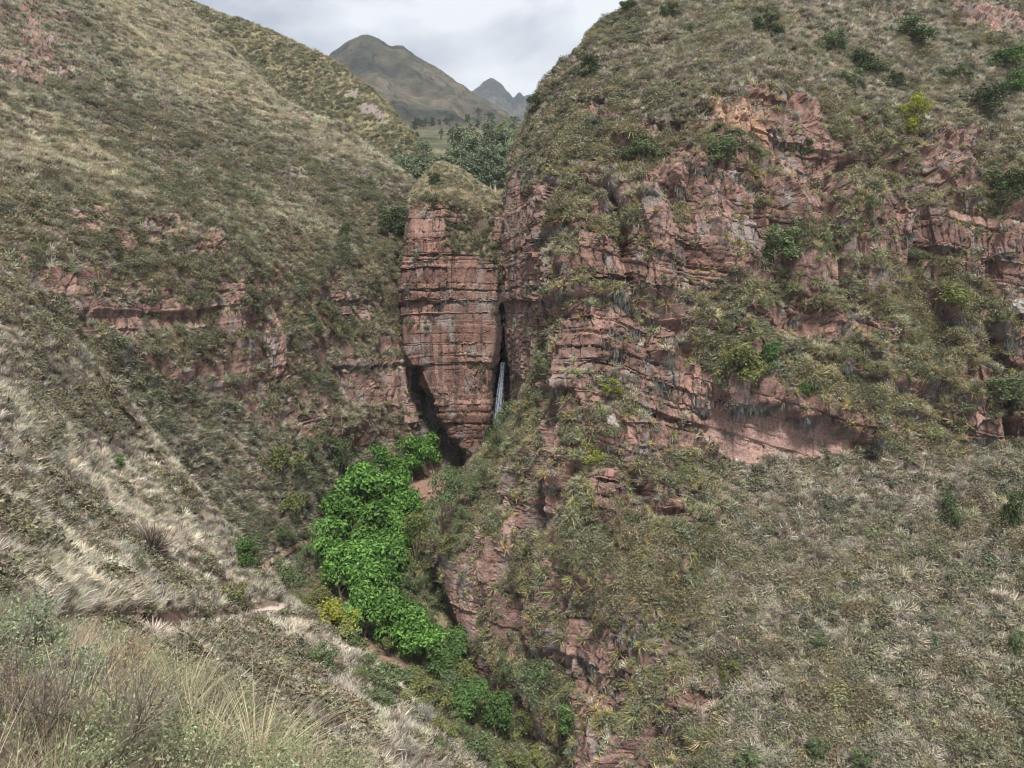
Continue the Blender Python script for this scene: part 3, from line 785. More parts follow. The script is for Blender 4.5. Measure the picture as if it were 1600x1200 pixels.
def scatter(name, kind, p, up, spin, scale, tint, label, cat=None):
    c, nv = PROTO[kind]
    n = len(p)
    me = bpy.data.meshes.new(name)
    me.vertices.add(n); me.vertices.foreach_set('co', np.ascontiguousarray(p, np.float32).ravel())
    def att(nm, ty, key, arr):
        a = me.attributes.new(nm, ty, 'POINT'); a.data.foreach_set(key, np.ascontiguousarray(arr).ravel())
    att('rot', 'FLOAT_VECTOR', 'vector', eulers(up, spin).astype(np.float32))
    att('size', 'FLOAT_VECTOR', 'vector', (scale if scale.ndim == 2 else np.repeat(scale[:, None], 3, 1)).astype(np.float32))
    att('variant', 'INT', 'value', (np.arange(n) % nv).astype(np.int32))
    t4 = np.ones((n, 4), np.float32); t4[:, :3] = tint
    att('tint', 'FLOAT_COLOR', 'color', t4)
    o = link(name, me)
    o['kind'] = 'stuff'; o['label'] = label
    ng = bpy.data.node_groups.new(name, 'GeometryNodeTree')
    ng.interface.new_socket('Geometry', in_out='INPUT', socket_type='NodeSocketGeometry')
    ng.interface.new_socket('Geometry', in_out='OUTPUT', socket_type='NodeSocketGeometry')
    N_ = ng.nodes.new; Lk = ng.links.new
    gi, go = N_('NodeGroupInput'), N_('NodeGroupOutput')
    iop = N_('GeometryNodeInstanceOnPoints'); ci = N_('GeometryNodeCollectionInfo')
    ci.inputs['Collection'].default_value = c; ci.inputs['Separate Children'].default_value = True; ci.inputs['Reset Children'].default_value = True
    def na(nm, ty):
        a = N_('GeometryNodeInputNamedAttribute'); a.data_type = ty; a.inputs['Name'].default_value = nm; return a.outputs[0]
    e2r = N_('FunctionNodeEulerToRotation'); Lk(na('rot', 'FLOAT_VECTOR'), e2r.inputs[0])
    Lk(gi.outputs[0], iop.inputs['Points']); Lk(ci.outputs[0], iop.inputs['Instance']); iop.inputs['Pick Instance'].default_value = True
    Lk(na('variant', 'INT'), iop.inputs['Instance Index']); Lk(e2r.outputs[0], iop.inputs['Rotation']); Lk(na('size', 'FLOAT_VECTOR'), iop.inputs['Scale'])
    Lk(iop.outputs[0], go.inputs[0])
    md = o.modifiers.new('plants', 'NODES'); md.node_group = ng
    return o
def veg(s, name, kind, dens, n, lo, hi, label, seed, tilt=0.4, tint=None, tvar=0.22, nearpow=1.0, margin=90):
    r = np.random.default_rng(seed)
    p, nr, vi = sample(s, dens, n, r, nearpow, margin)
    up = nr * tilt; up[:, 2] += 1 - tilt
    up += r.normal(0, 0.18, up.shape)
    sc = r.uniform(lo, hi, n) * (0.8 + 0.4 * r.random(n))
    tn = np.ones((n, 3)) if tint is None else tint[vi].copy()
    tn *= np.clip(1 + tvar * r.normal(size=(n, 1)), 0.4, 1.8)
    tn *= 1 + 0.06 * r.normal(size=(n, 3))
    spin = r.uniform(0, 2 * np.pi, n)
    if kind == 'drape':
        up = np.tile([0, 0, 1.0], (n, 1)); spin = np.arctan2(nr[:, 1], nr[:, 0]) + np.pi / 2
    return scatter(name, kind, p, up, spin, sc, np.clip(tn, 0.05, 2.5), label)

one = lambda s: np.ones(len(s.P))
def mixc(a, b, t): return np.array(a) * (1 - t[:, None]) + np.array(b) * t[:, None]
GREYSTRAW, STRAWC, OLIVEST = (0.62, 0.60, 0.60), (1.03, 1.0, 0.96), (0.78, 0.80, 0.66)

# right-hand cliff and slope
s = R
pz = s.P; nz = s.N2[:, 2]; rk = s.rock
gA, gB, gC = fbm(pz, 0.06, 3, 501), fbm(pz, 0.18, 3, 502), fbm(pz, 0.5, 2, 503)
lowr = paint(s.px + 25 * gB, s.py + 25 * gB, [[(1080,760),(1300,720),(1700,700),(1700,1300),(1120,1300),(1060,1000)], [(1000,-60),(1700,-60),(1700,240),(1300,150),(1000,130)], [(1230,380),(1480,420),(1400,640),(1250,580)]], 40)
ledge = sstep(0.35, 0.6, nz)
grow = np.clip(1 - rk, 0, 1) ** 1.5 * (1 - 0.93 * s.poly) + rk * ledge * 0.3 * (1 - 0.6 * s.poly)
grow *= 0.12 + 0.88 * sstep(0.05, 0.4, nz + 0.25 * gC)
grow *= 1 - paint(s.px, s.py, [[(760,540),(806,540),(808,640),(792,668),(760,690)]], 5)
tn = mixc(STRAWC, OLIVEST, sstep(-0.6, 0.8, 0.6 * gA + 0.5 * s.spur - 0.2)) * (1 + 0.14 * gB[:, None])
veg(s, 'tussock_grass', 'tussock', grow * (0.42 + 0.75 * lowr) * (0.25 + sstep(-0.4, 0.4, gB * (1 - 0.6 * lowr) + 0.5 * gC)), 40000, 0.9, 2.0, 'straw coloured tussock grass over the slopes of the great cliff', 1, tint=tn, tvar=0.3)
tn = mixc((0.84, 0.89, 0.82), (1.2, 1.14, 0.98), sstep(-0.5, 0.5, gB)) * (1 + 0.2 * gA[:, None])
veg(s, 'low_scrub', 'low_shrub', grow * (1.15 - 0.65 * lowr) * (0.12 + sstep(-0.2, 0.4, gC + gA * (1 - lowr))), 15000, 0.8, 2.3, 'dark olive scrub on the ledges of the great cliff', 2, tint=tn)
tn = mixc((0.85, 0.92, 0.85), (1.12, 1.02, 0.8), sstep(-0.4, 0.5, gB))
veg(s, 'dark_bushes', 'thicket', grow * (1 - 0.8 * s.poly) * (0.35 + s.spur) * sstep(0.0, 0.5, gA + gB), 2600, 1.8, 3.6, 'dark bushes scattered over the great cliff', 6, tint=mixc((0.70, 0.75, 0.64), (1.1, 1.05, 0.86), sstep(-0.4, 0.4, gB)), tvar=0.3)
veg(s, 'spiky_rosettes', 'rosette', grow * (0.12 + s.spur) * (0.2 + sstep(-0.1, 0.5, gA + gC)), 15000, 0.6, 1.6, 'yellow green spiky rosette plants on the ledges of the great cliff', 3, tint=tn)
steep = sstep(0.42, 0.15, nz)
edgez = np.exp(-((rk - 0.6) / 0.3) ** 2) + 0.4 * rk * ledge
veg(s, 'hanging_moss', 'drape', edgez * steep * sstep(-0.05, 0.35, gB), 7500, 0.6, 1.6, 'grey moss hanging from the rims of the great cliff', 4)
veg(s, 'dry_scrub', 'twigs', grow * sstep(-0.2, 0.4, gC - gA), 16000, 0.9, 1.9, 'dry brown twigs among the plants of the great cliff', 5, tvar=0.35)

# rock tower
s = B
nz = s.N2[:, 2]; gB = fbm(s.P, 0.2, 3, 510)
grow = s.veg + 0.35 * (1 - s.veg) * sstep(0.3, 0.6, nz)
veg(s, 'tussock_grass', 'tussock', grow * (s.py < 335), 2600, 0.9, 1.7, 'straw grass on the cap of the rock tower', 11, tint=np.tile([1.1, 1.02, 0.85], (len(s.P), 1)))
veg(s, 'low_scrub', 'low_shrub', grow * (0.3 + sstep(-0.2, 0.3, gB)) + 0.06 * sstep(0.25, 0.5, gB), 1500, 0.7, 1.6, 'olive scrub on the ledges of the rock tower', 12, tint=np.tile([0.8, 0.85, 0.7], (len(s.P), 1)))
veg(s, 'hanging_moss', 'drape', sstep(0.15, 0.45, fbm(s.P, 0.15, 3, 512)) * (s.py < 480) + 0.02, 900, 0.8, 1.7, 'grey moss on the upper face of the rock tower', 13)
s = Cw
veg(s, 'hanging_ferns', 'drape', sstep(0.0, 0.4, fbm(s.P, 0.15, 3, 515)), 700, 1.0, 2.0, 'dark moss and ferns on the wet gorge wall', 14, tint=np.tile([0.28, 0.36, 0.24], (len(s.P), 1)))

# left hillside
s = L
pz = s.P; nz = s.N2[:, 2]; rk = s.rock
gA, gB, gC = fbm(pz, 0.045, 3, 521), fbm(pz, 0.16, 3, 522), fbm(pz, 0.5, 2, 523)
pale = paint(s.px + 20 * gB, s.py + 20 * gB, [[(120,-40),(262,-20),(445,155),(660,285),(560,262),(430,200),(330,175),(200,110)], [(0,250),(180,300),(240,300),(150,200),(0,150)], [(360,290),(520,330),(520,370),(400,340)]], 35)
darkz = paint(s.px + 20 * gB, s.py + 20 * gB, [[(90,125),(300,200),(420,230),(600,290),(640,340),(640,420),(430,300),(280,260),(130,190)], [(290,400),(500,480),(480,640),(330,560)]], 35)
grow = np.clip(1 - rk, 0, 1) ** 1.5 + 0.35 * rk * sstep(0.35, 0.6, nz)
grow = grow * sstep(5, 11, line_dist(s.px, s.py - 3, UPTRAIL))
tn = mixc((0.92, 0.935, 0.86), (1.2, 1.16, 1.02), np.clip(pale + 0.4 * gA, 0, 1)) * (1 + 0.22 * gB[:, None])
tn = tn * (1 - 0.15 * darkz[:, None])
veg(s, 'tussock_grass', 'tussock', grow * (0.55 + pale - 0.2 * darkz) * (0.3 + sstep(-0.4, 0.4, gB)), 48000, 0.9, 2.0, 'straw coloured tussock grass over the left hillside', 21, tint=tn)
veg(s, 'low_scrub', 'low_shrub', grow * (0.25 + 0.8 * darkz + 0.45 * s.crag - 0.2 * pale) * (0.12 + sstep(-0.3, 0.4, gB + 0.6 * gC)), 9000, 0.9, 2.2, 'dark olive scrub over the left hillside', 22, tint=mixc((0.95, 0.93, 0.84), (1.25, 1.13, 0.98), sstep(-0.5, 0.5, gB)))
veg(s, 'dark_bushes', 'thicket', grow * (0.3 + s.crag + darkz) * sstep(0.0, 0.5, gA + gB), 2000, 1.8, 3.6, 'dark bushes scattered over the left hillside', 28, tint=np.tile([0.85, 0.88, 0.76], (len(s.P), 1)), tvar=0.3)
veg(s, 'spiky_rosettes', 'rosette', grow * s.crag * (0.2 + sstep(0.0, 0.5, gA + gC)), 3500, 0.7, 1.5, 'yellow green spiky rosettes on the crags of the left hillside', 23)
veg(s, 'hanging_moss', 'drape', (np.exp(-((rk - 0.6) / 0.3) ** 2)) * sstep(0.5, 0.2, nz) * s.crag * sstep(-0.05, 0.3, gB) + 1e-6, 1800, 0.6, 1.4, 'grey moss hanging on the crags of the left hillside', 24)
veg(s, 'dry_scrub', 'twigs', grow * sstep(-0.2, 0.4, gC - gB), 7000, 0.9, 1.9, 'dry brown twigs over the left hillside', 25, tvar=0.35)
s = K
gA = fbm(s.P, 0.03, 3, 531)
veg(s, 'tussock_grass', 'tussock', 1 - s.rock * 0.8, 8000, 1.6, 3.0, 'dull grass over the ridge behind the left hillside', 26, tint=mixc((0.66, 0.63, 0.50), (0.92, 0.86, 0.68), sstep(-0.4, 0.4, gA)))
veg(s, 'low_scrub', 'low_shrub', (1 - s.rock) * sstep(-0.3, 0.4, gA), 2500, 1.5, 3.0, 'dark scrub over the ridge behind the left hillside', 27, tint=np.tile([0.8, 0.9, 0.75], (len(s.P), 1)))

# gully
s = G
gB = fbm(s.P, 0.16, 3, 541)
veg(s, 'gully_scrub', 'low_shrub', (1 - 0.97 * s.dirt) * (0.4 + sstep(-0.3, 0.3, gB)), 5000, 0.8, 1.8, 'olive scrub on the gully floor', 31, tint=np.tile([0.9, 1.0, 0.7], (len(s.P), 1)))
veg(s, 'gully_grass', 'tussock', (1 - 0.97 * s.dirt), 5000, 0.7, 1.4, 'straw grass on the gully floor', 32, tint=np.tile([0.75, 0.72, 0.55], (len(s.P), 1)))

# near slope
s = Nn
gA, gB, gC = fbm(s.P, 0.09, 3, 551), fbm(s.P, 0.3, 3, 552), fbm(s.P, 0.8, 2, 553)
ok = np.clip(1 - 1.3 * s.path, 0, 1)
tn = mixc((0.86, 0.85, 0.86), (1.34, 1.31, 1.25), sstep(-0.5, 0.5, gA + 0.5 * gB))
greyz = paint(s.px + 20 * gB, s.py + 20 * gB, [[(120,985),(350,975),(480,1000),(520,1080),(430,1120),(300,1100),(120,1050)]], 25)
tn = tn * (1 - 0.22 * greyz[:, None])
veg(s, 'tussock_grass', 'fine_tussock', ok * (0.3 + sstep(-0.35, 0.3, gA + gB + 0.5 * gC)) * (1 - 0.4 * greyz), 19000, 0.7, 1.4, 'pale straw tussock grass over the near hillside', 41, tint=tn, nearpow=1.4, tilt=0.12, tvar=0.3)
veg(s, 'low_scrub', 'low_shrub', ok * sstep(0.0, 0.5, gB - 0.3 * gA + 0.35 * greyz), 6500, 0.4, 1.2, 'grey green low scrub over the near hillside', 42, tint=np.tile([1.1, 1.05, 0.95], (len(s.P), 1)), nearpow=1.2)
veg(s, 'dry_scrub', 'twigs', ok * sstep(-0.1, 0.4, gC - 0.4 * gA + 0.5 * greyz), 6000, 0.6, 1.2, 'dry brown twigs over the near hillside', 43, tvar=0.35, nearpow=1.2)

# bank in the foreground
s = Fb
gA = fbm(s.P, 0.5, 3, 561)
veg(s, 'long_grass', 'long_grass', 0.35 + sstep(-0.3, 0.4, gA), 480, 0.3, 0.6, 'long pale grass blades on the foreground bank', 51, tint=mixc((0.62, 0.62, 0.45), (1.0, 0.93, 0.75), sstep(-0.4, 0.4, gA)), nearpow=0.3, margin=420)
veg(s, 'green_herbs', 'herb', 0.15 + sstep(0.0, 0.5, -gA), 1250, 0.6, 1.2, 'small grey green herbs on the foreground bank', 52, tint=np.tile([1.25, 1.5, 1.1], (len(s.P), 1)), nearpow=0.3, margin=420)

veg(s, 'bare_stalks', 'fine_twigs', 0.3 + sstep(-0.2, 0.5, -gA), 1600, 0.3, 0.7, 'bare brown stalks on the foreground bank', 53, tvar=0.3, nearpow=0.3, margin=420)

# ------------------------------------------------------------------ shrubs and trees, each one a thing
ALLP = np.concatenate([s.P for s in SHEETS]); ALLX, ALLY = PRJ(ALLP); ALLD = ALLP[:, 1]
def ground_at(x, y, only=None):
    if only is None: Pq, X, Yq = ALLP, ALLX, ALLY
    else: Pq, X, Yq = only.P, only.px, only.py
    for rad in (3, 6, 12, 30, 80):
        m = np.nonzero((np.abs(X - x) < rad) & (np.abs(Yq - y) < rad))[0]
        if len(m):
            d = Pq[m, 1]
            near = m[d < d.min() * 1.03]
            j = near[np.argmin((X[near] - x) ** 2 + (Yq[near] - y) ** 2)]
            return Pq[j]
    raise ValueError((x, y))
def crown_variant(seed, kind):
    r = np.random.default_rng(seed)
    lobes = []
    if kind == 'broad':          # unit: height 1, radius about 0.5
        for i in range(11):
            a = r.uniform(0, 6.28); q = r.uniform(0.0, 0.34); z = r.uniform(0.42, 0.86) - 0.25 * q
            k = r.uniform(0.13, 0.2); lobes.append((q * math.cos(a), q * math.sin(a), z, k * 1.15, k * 1.15, k))
        return leafballs(seed, lobes, 2100, 0.036, 0.5, 0.72), lobes
    if kind == 'bush':
        for i in range(13):
            a = r.uniform(0, 6.28); q = r.uniform(0.0, 0.42); z = r.uniform(0.18, 0.8) - 0.3 * q
            k = r.uniform(0.09, 0.22); lobes.append((q * math.cos(a), q * math.sin(a), z, k, k, k))
        return leafballs(seed, lobes, 1700, 0.032, 0.8, 0.4), lobes
    if kind == 'feather':        # loose grey-green small-leaved tree
        for i in range(13):
            a = r.uniform(0, 6.28); q = r.uniform(0.05, 0.42); z = r.uniform(0.3, 0.92) - 0.3 * q
            k = r.uniform(0.09, 0.16); lobes.append((q * math.cos(a), q * math.sin(a), z, k * 1.2, k * 1.2, k * 0.9))
        return leafballs(seed, lobes, 1900, 0.022, 0.9, 0.2), lobes
    if kind == 'euc':
        for i in range(12):
            z = r.uniform(0.35, 0.96); a = r.uniform(0, 6.28); q = r.uniform(0.02, 0.17) * (1.25 - z * 0.75)
            k = r.uniform(0.07, 0.13); lobes.append((q * math.cos(a), q * math.sin(a), z, k, k, k * 1.1))
        return leafballs(seed, lobes, 1300, 0.022, 0.8, 0.3), lobes
    if kind == 'twiggy':
        parts = []
        n = 260
        d = r.normal(size=(n, 3)); d[:, 2] = np.abs(d[:, 2]) * 1.1 + 0.15; d /= np.linalg.norm(d, axis=1, keepdims=True)
        t = np.linspace(0.12, 1, 4); L_ = r.uniform(0.35, 0.62, n)
        p = d[:, None] * (t[None] * L_[:, None])[..., None]; p += r.normal(0, 0.022, p.shape); p[..., 2] *= 1.35
        p[..., 2] += 0.08
        return strips(p, 0.016 * (1.2 - t)[None] * np.ones((n, 1)), np.cross(d, r.normal(size=(n, 3)))), [(0.15, 0, 0.5, .1, .1, .1), (-0.15, 0.1, 0.5, .1, .1, .1), (0, -0.12, 0.55, .1, .1, .1)]
def trunk_shape(seed, lobes, r0, tall):
    r = np.random.default_rng(seed)
    top = 0.9 if tall else 0.45
    k = 6
    t = np.linspace(0, 1, k)
    path = np.stack([0.03 * np.sin(t * 4 + seed), 0.03 * np.cos(t * 3 + seed) - 0.03, t * top - 0.02], -1)
    parts = []
    for (x, y, z, *_q) in lobes[:7]:
        b = path[np.argmin(np.abs(path[:, 2] - z * (0.75 if tall else 0.45)))]
        e = np.array([x, y, z]); m = (b + e) / 2 + np.array([0, 0, 0.03])
        parts.append(tube(np.stack([b, m, e]), [r0 * 0.45, r0 * 0.3, r0 * 0.12], 4))
    return tube(path, r0 * (1.15 - 0.8 * t), 6), join(parts)
SHAPES = {}
def plant_mesh(kind, var, leaf, bark):
    key = (kind, var, leaf, bark)
    if key not in SHAPES:
        (V, Fa), lobes = crown_variant(700 + var * 31 + len(kind) * 7, kind)
        (tV, tF), (bV, bF) = trunk_shape(var, lobes, 0.018 if kind == 'euc' else 0.03, kind == 'euc')
        SHAPES[key] = (mesh_np('crown', V, Fa, MAT[leaf], False), mesh_np('trunk', tV, tF, MAT[bark], True), mesh_np('limbs', bV, bF, MAT[bark], True))
    return SHAPES[key]
pr = np.random.default_rng(99)
def nth(i):
    a = 'first second third fourth fifth sixth seventh eighth ninth tenth eleventh twelfth thirteenth fourteenth fifteenth sixteenth seventeenth eighteenth nineteenth twentieth'.split()
    return a[i] if i < 20 else ('twenty-' if i < 29 else 'thirty-') + a[i - 20 if i < 29 else i - 30] if i != 29 else 'thirtieth'
def plant(name, x, y, wpx, hpx, kind, leaf, label, cat='shrub', group=None, only=None, bark='bark', sink=0.0):
    """plant whose outline is centred on photograph pixel (x,y); it stands on the ground under that"""
    g = ground_at(x, y + hpx * 0.46, only)
    m = g[1] / F * 1.0
    W, H = wpx * m, hpx * m * 1.04
    e = bpy.data.objects.new(name, None); COL.objects.link(e)
    e.empty_display_size = 0.3
    e.location = (g[0], g[1], g[2] - sink * H - 0.05)
    e.rotation_euler = (0, 0, pr.uniform(0, 6.28))
    wid = 0.92 if kind == 'bush' else (1.02 if kind == 'broad' else (0.98 if kind != 'euc' else 0.42))
    e.scale = (W / wid, W / wid, H)
    cm, tm, bm_ = plant_mesh(kind, int(pr.integers(0, 4)), leaf, bark)
    tr_ = link('trunk' if cat == 'tree' else 'stem', tm, e)
    link('limbs', bm_, tr_)
    cr_ = link('crown' if cat == 'tree' else 'foliage', cm, e)
    tag(e, label, cat, group)
    return e

# bright green grove in the gully, from the waterfall downwards
GROVE = [(558,690,52,62),(606,688,62,60),(642,712,60,66),(590,728,66,64),(672,704,40,60),(622,742,60,60),
 (566,772,84,76),(612,784,76,72),(644,806,60,64),(538,812,64,66),(584,834,84,76),(514,852,62,66),(626,838,56,60),
 (560,884,84,74),(604,876,62,66),(536,900,60,60),(592,922,74,70),(572,962,64,64),(612,972,66,64),(646,990,64,62)]
GTXT = ['topmost bright green tree at the upper left tip of the gully grove', 'bright green tree at the grove top below the smooth pink rock',
 'bright green tree beside the dark foot of the gorge wall', 'bright green tree in the upper grove just left of its middle', 'bright green tree on the upper right edge of the grove',
 'bright green tree right above the bare earth clearing', 'broad bright green tree on the left edge at the waist of the grove', 'bright green tree at the waist centre of the grove',
 'bright green tree left of the feathery grey tree', 'bright green tree on the left edge below the grove waist', 'broadest bright green tree in the middle of the grove',
 'leftmost bright green tree of the gully grove', 'bright green tree touching the olive tree on the right', 'bright green tree in the lower middle of the grove',
 'bright green tree in the lower grove beside the olive tree', 'bright green tree on the lower left edge above the yellow bush', 'bright green tree right of the yellow green bush',
 'bright green tree over the bare red earth patch', 'bright green tree near the bottom end of the grove', 'last bright green tree at the lower right end of the grove']
for (x, y, w_, h_), tx_ in zip(GROVE, GTXT):
    gk = 1.12 if y < 760 else (1.3 if y < 900 else 1.5)
    plant('broadleaf_tree', x, y + (6 if y < 760 else 0), w_ * gk, h_ * gk, 'broad', 'bright', tx_, 'tree', 'bright green trees in the gully', G)

SH = [ # x, y, width, height, shape, leaf, category, label
 (440,722,58,62,'bush','olivetree','shrub','olive round bush on the brown slope left of the grove top'),
 (532,718,62,74,'feather','greygreen','tree','grey green tree touching the left edge of the grove top'),
 (508,678,44,48,'feather','greygreen','shrub','small grey green bush above the tree beside the grove'),
 (458,787,54,44,'bush','olivetree','shrub','low olive bush above the upper trail'),
 (384,852,52,56,'bush','midgreen','shrub','fresh green bush at the lower end of the upper trail'),
 (448,900,72,60,'feather','greygreen','shrub','grey green bush just below the upper trail'),
 (482,868,44,42,'feather','greygreen','shrub','grey green bush between the upper trail and the grove'),
 (522,950,82,66,'bush','yellow','shrub','yellow green bush at the lower left of the grove'),
 (540,985,60,50,'bush','olivetree','shrub','olive bush under the yellow green bush'),
 (510,1018,58,54,'bush','greygreen','shrub','round green bush on the crest of the near straw slope'),
 (375,926,62,52,'bush','olivetree','shrub','small dark trunked bush beside the trail'),
 (238,838,74,62,'twiggy','purple','shrub','bare purple brown bush on the near straw slope'),
 (215,876,28,32,'bush','midgreen','shrub','small green bush below the bare purple brown bush'),
 (186,718,52,24,'bush','midgreen','shrub','low bright green bush on the upper near slope'),
 (490,495,26,40,'bush','greygreen','shrub','narrow dark bush on the crag of the left hillside'),
 (536,360,24,44,'bush','dark','shrub','tall dark bush on the left hillside near the rock tower'),
 (606,340,54,50,'bush','dark','shrub','wide dark bush where the hillside meets the rock tower'),
 (680,276,22,26,'bush','dark','shrub','round dark bush on top of the rock tower'),
 (838,160,24,28,'bush','dark','shrub','small bush on the skyline at the cliff edge above the pass'),
 (692,788,76,110,'feather','greygreen','tree','tall feathery grey green tree at the foot of the cliff spur'),
 (652,850,74,104,'feather','olivetree','tree','olive feathery tree right of the bright green grove'),
 (712,752,56,56,'feather','greygreen','tree','feathery tree just under the tip of the rock tower'),
 (796,634,42,38,'bush','greygreen','shrub','grey green bush beside the upper waterfall'),
 (774,682,48,62,'feather','greygreen','shrub','feathery bush in front of the foot of the waterfall'),
 (728,1062,60,56,'broad','olivetree','tree','olive tree joining the grove end to the twin trees'),
 (700,1075,56,52,'broad','greygreen','tree','grey green tree between the grove end and the bare grey tree'),
 (668,1012,76,66,'broad','bright','tree','bright green tree leaning over the red earth at the grove end'),
 (716,1012,60,56,'broad','midgreen','tree','mid green tree against the rock wall at the grove end'),
 (692,1030,66,56,'broad','midgreen','tree','mid green tree at the lower right end of the grove'),
 (706,1046,56,60,'broad','midgreen','tree','dark green tree below the end of the grove'),
 (600,1052,76,56,'bush','greygreen','shrub','grey green bush below the bare red earth patch'),
 (652,1068,70,54,'bush','olivetree','shrub','olive bush between two others above the bare grey tree'),
 (590,1085,60,40,'bush','greygreen','shrub','low bush on the crest left of the bare grey tree'),
 (662,1112,48,48,'twiggy','bare','tree','bare grey twiggy tree on the crest of the near slope'),
 (735,1098,66,70,'broad','midgreen','tree','fresh green tree low in the gully, left of its twin'),
 (775,1122,62,74,'broad','midgreen','tree','fresh green tree low in the gully, right of its twin'),
 (690,1130,60,56,'bush','olivetree','shrub','olive bush right of the bare grey tree'),
 (742,1168,80,52,'bush','greygreen','shrub','grey green bush at the bottom of the gully by the straw slope'),
 (800,1186,60,50,'bush','olivetree','shrub','olive bush at the bottom edge of the gully'),
 (790,1050,60,64,'feather','greygreen','shrub','grey green mound of scrub at the foot of the lower cliff'),
 (850,1072,80,80,'feather','greygreen','shrub','broad grey green scrub left of the lower red rock face'),
 (820,1130,60,60,'feather','olivetree','shrub','olive scrub at the foot of the lower cliff'),
 (898,1118,46,56,'bush','midgreen','shrub','round green bush under the lower red rock face'),
 (1200,32,46,40,'bush','dark','shrub','dark bush near the top edge over the cliff'),
 (1350,94,48,38,'bush','dark','shrub','dark round bush on the upper right slope'),
 (1392,122,34,28,'bush','dark','shrub','small dark bush right of the upper dark round bush'),
 (1332,122,46,42,'bush','greygreen','shrub','grey green bush left of the upper dark round bush'),
 (1418,42,74,44,'bush','greygreen','shrub','wide pale green thicket near the top of the right slope'),
 (1490,112,48,36,'bush','greygreen','shrub','grey green bush halfway along the upper right slope'),
 (1538,154,60,42,'bush','dark','shrub','darkest round bush on the upper right slope'),
 (1560,88,70,36,'bush','midgreen','shrub','wide bright bush high on the right slope'),
 (1590,122,52,40,'bush','midgreen','shrub','bright green bush at the right picture edge'),
 (1048,14,34,30,'bush','dark','shrub','dark bush on the cliff top beside the sky'),
 (1262,224,22,34,'bush','dark','shrub','narrow dark bush in the crack of the upper pink rock'),
 (1205,374,78,64,'bush','greygreen','shrub','large bush on the ledge right of the big red face'),
 (1160,556,78,66,'bush','olivetree','shrub','large olive bush on the rim of the overhang'),
 (1194,548,46,56,'bush','midgreen','shrub','green bush beside the large one on the overhang rim'),
 (1492,786,46,60,'bush','greygreen','shrub','upright bush on the straw slope below the right cliff'),
 (1280,1000,34,46,'bush','greygreen','shrub','lone upright green bush in the middle of the straw slope'),
 (1172,1180,50,46,'bush','greygreen','shrub','left bush of the row along the bottom edge'),
 (1284,1172,46,48,'bush','greygreen','shrub','second bush of the row along the bottom edge'),
 (1356,1186,44,46,'bush','greygreen','shrub','third bush of the row along the bottom edge'),
 (1142,1042,42,50,'bush','olivetree','shrub','olive bush on the straw slope right of the lower rock face'),
 (1592,1000,30,56,'bush','greygreen','shrub','green bush cut by the right picture edge low down'),
 (1590,790,40,80,'bush','dark','shrub','dark bush cut by the right picture edge below the cliff'),
 (1562,290,60,60,'bush','dark','shrub','dark bush on the ledge of the right cliff'),
 (1264,610,24,24,'bush','midgreen','shrub','small bright bush in the layered overhang'),
 (1428,172,40,52,'bush','yellow','shrub','yellow green bush above the right cliff'),
 (1362,322,22,40,'bush','greygreen','shrub','narrow bush on the rim over the right cliff'),
 (1500,452,70,40,'bush','olivetree','shrub','olive thicket on the ledge under the right cliff'),
 (1290,372,22,34,'bush','midgreen','shrub','small green bush on the grey rock under the upper pink face'),
 (922,100,42,34,'bush','dark','shrub','dark bush on the skyline of the cliff'),
 (985,8,30,26,'bush','dark','shrub','topmost bush on the skyline of the cliff'),
 (1300,62,46,34,'bush','greygreen','shrub','grey green bush below the top edge right of the skyline'),
 (955,600,40,34,'bush','yellow','shrub','yellow green bush on the nose of the front rib'),
 (925,700,34,40,'bush','yellow','shrub','mustard yellow bush on the front rib'),
 (1000,235,60,46,'bush','greygreen','shrub','grey green thicket above the big red face'),
 (1110,232,70,46,'bush','greygreen','shrub','wide thicket along the rim of the big red face'),
 (1550,600,90,40,'bush','greygreen','shrub','long low thicket on the ledge over the lower right cliff'),
]
for (x, y, w_, h_, kd, lf, ct, tx_) in SH:
    w_, h_ = w_ * 1.12, h_ * 1.1
    plant({'bush': 'shrub', 'feather': 'feathery_shrub' if ct == 'shrub' else 'feathery_tree', 'broad': 'broadleaf_tree', 'twiggy': 'bare_shrub' if ct == 'shrub' else 'bare_tree'}[kd],
          x, y, w_, h_, kd, lf, tx_, ct, sink=0.1 if kd == 'bush' else 0.0)

# smaller bushes that line the gully
FILL = [(476,740),(500,752),(482,700),(470,835),(440,838),(505,905),(492,930),(556,1000),(575,1035),(628,1058),(560,1060),(640,1092),(700,1090),(716,1132),(690,1168),
        (760,1190),(836,1180),(860,1130),(880,1165),(838,1100),(750,1070),(668,890),(664,915),(700,850),(724,808),(736,770),(690,935),(756,735),(640,905),(660,960),(720,712),(840,1040),(620,1085),(600,1010)]
fr_ = np.random.default_rng(17)
for qi, (x, y) in enumerate(sorted(FILL, key=lambda q: q[1])):
    kd, lf = [('bush', 'olivetree'), ('feather', 'greygreen'), ('bush', 'greygreen'), ('feather', 'olivetree')][int(fr_.integers(0, 4))]
    w_ = fr_.uniform(36, 60)
    plant('gully_bush', x, y, w_, w_ * fr_.uniform(0.75, 1.05), kd, lf, 'small rounded bush lining the gully, ' + nth(qi) + ' counted down from the waterfall', 'shrub', 'small bushes lining the gully')

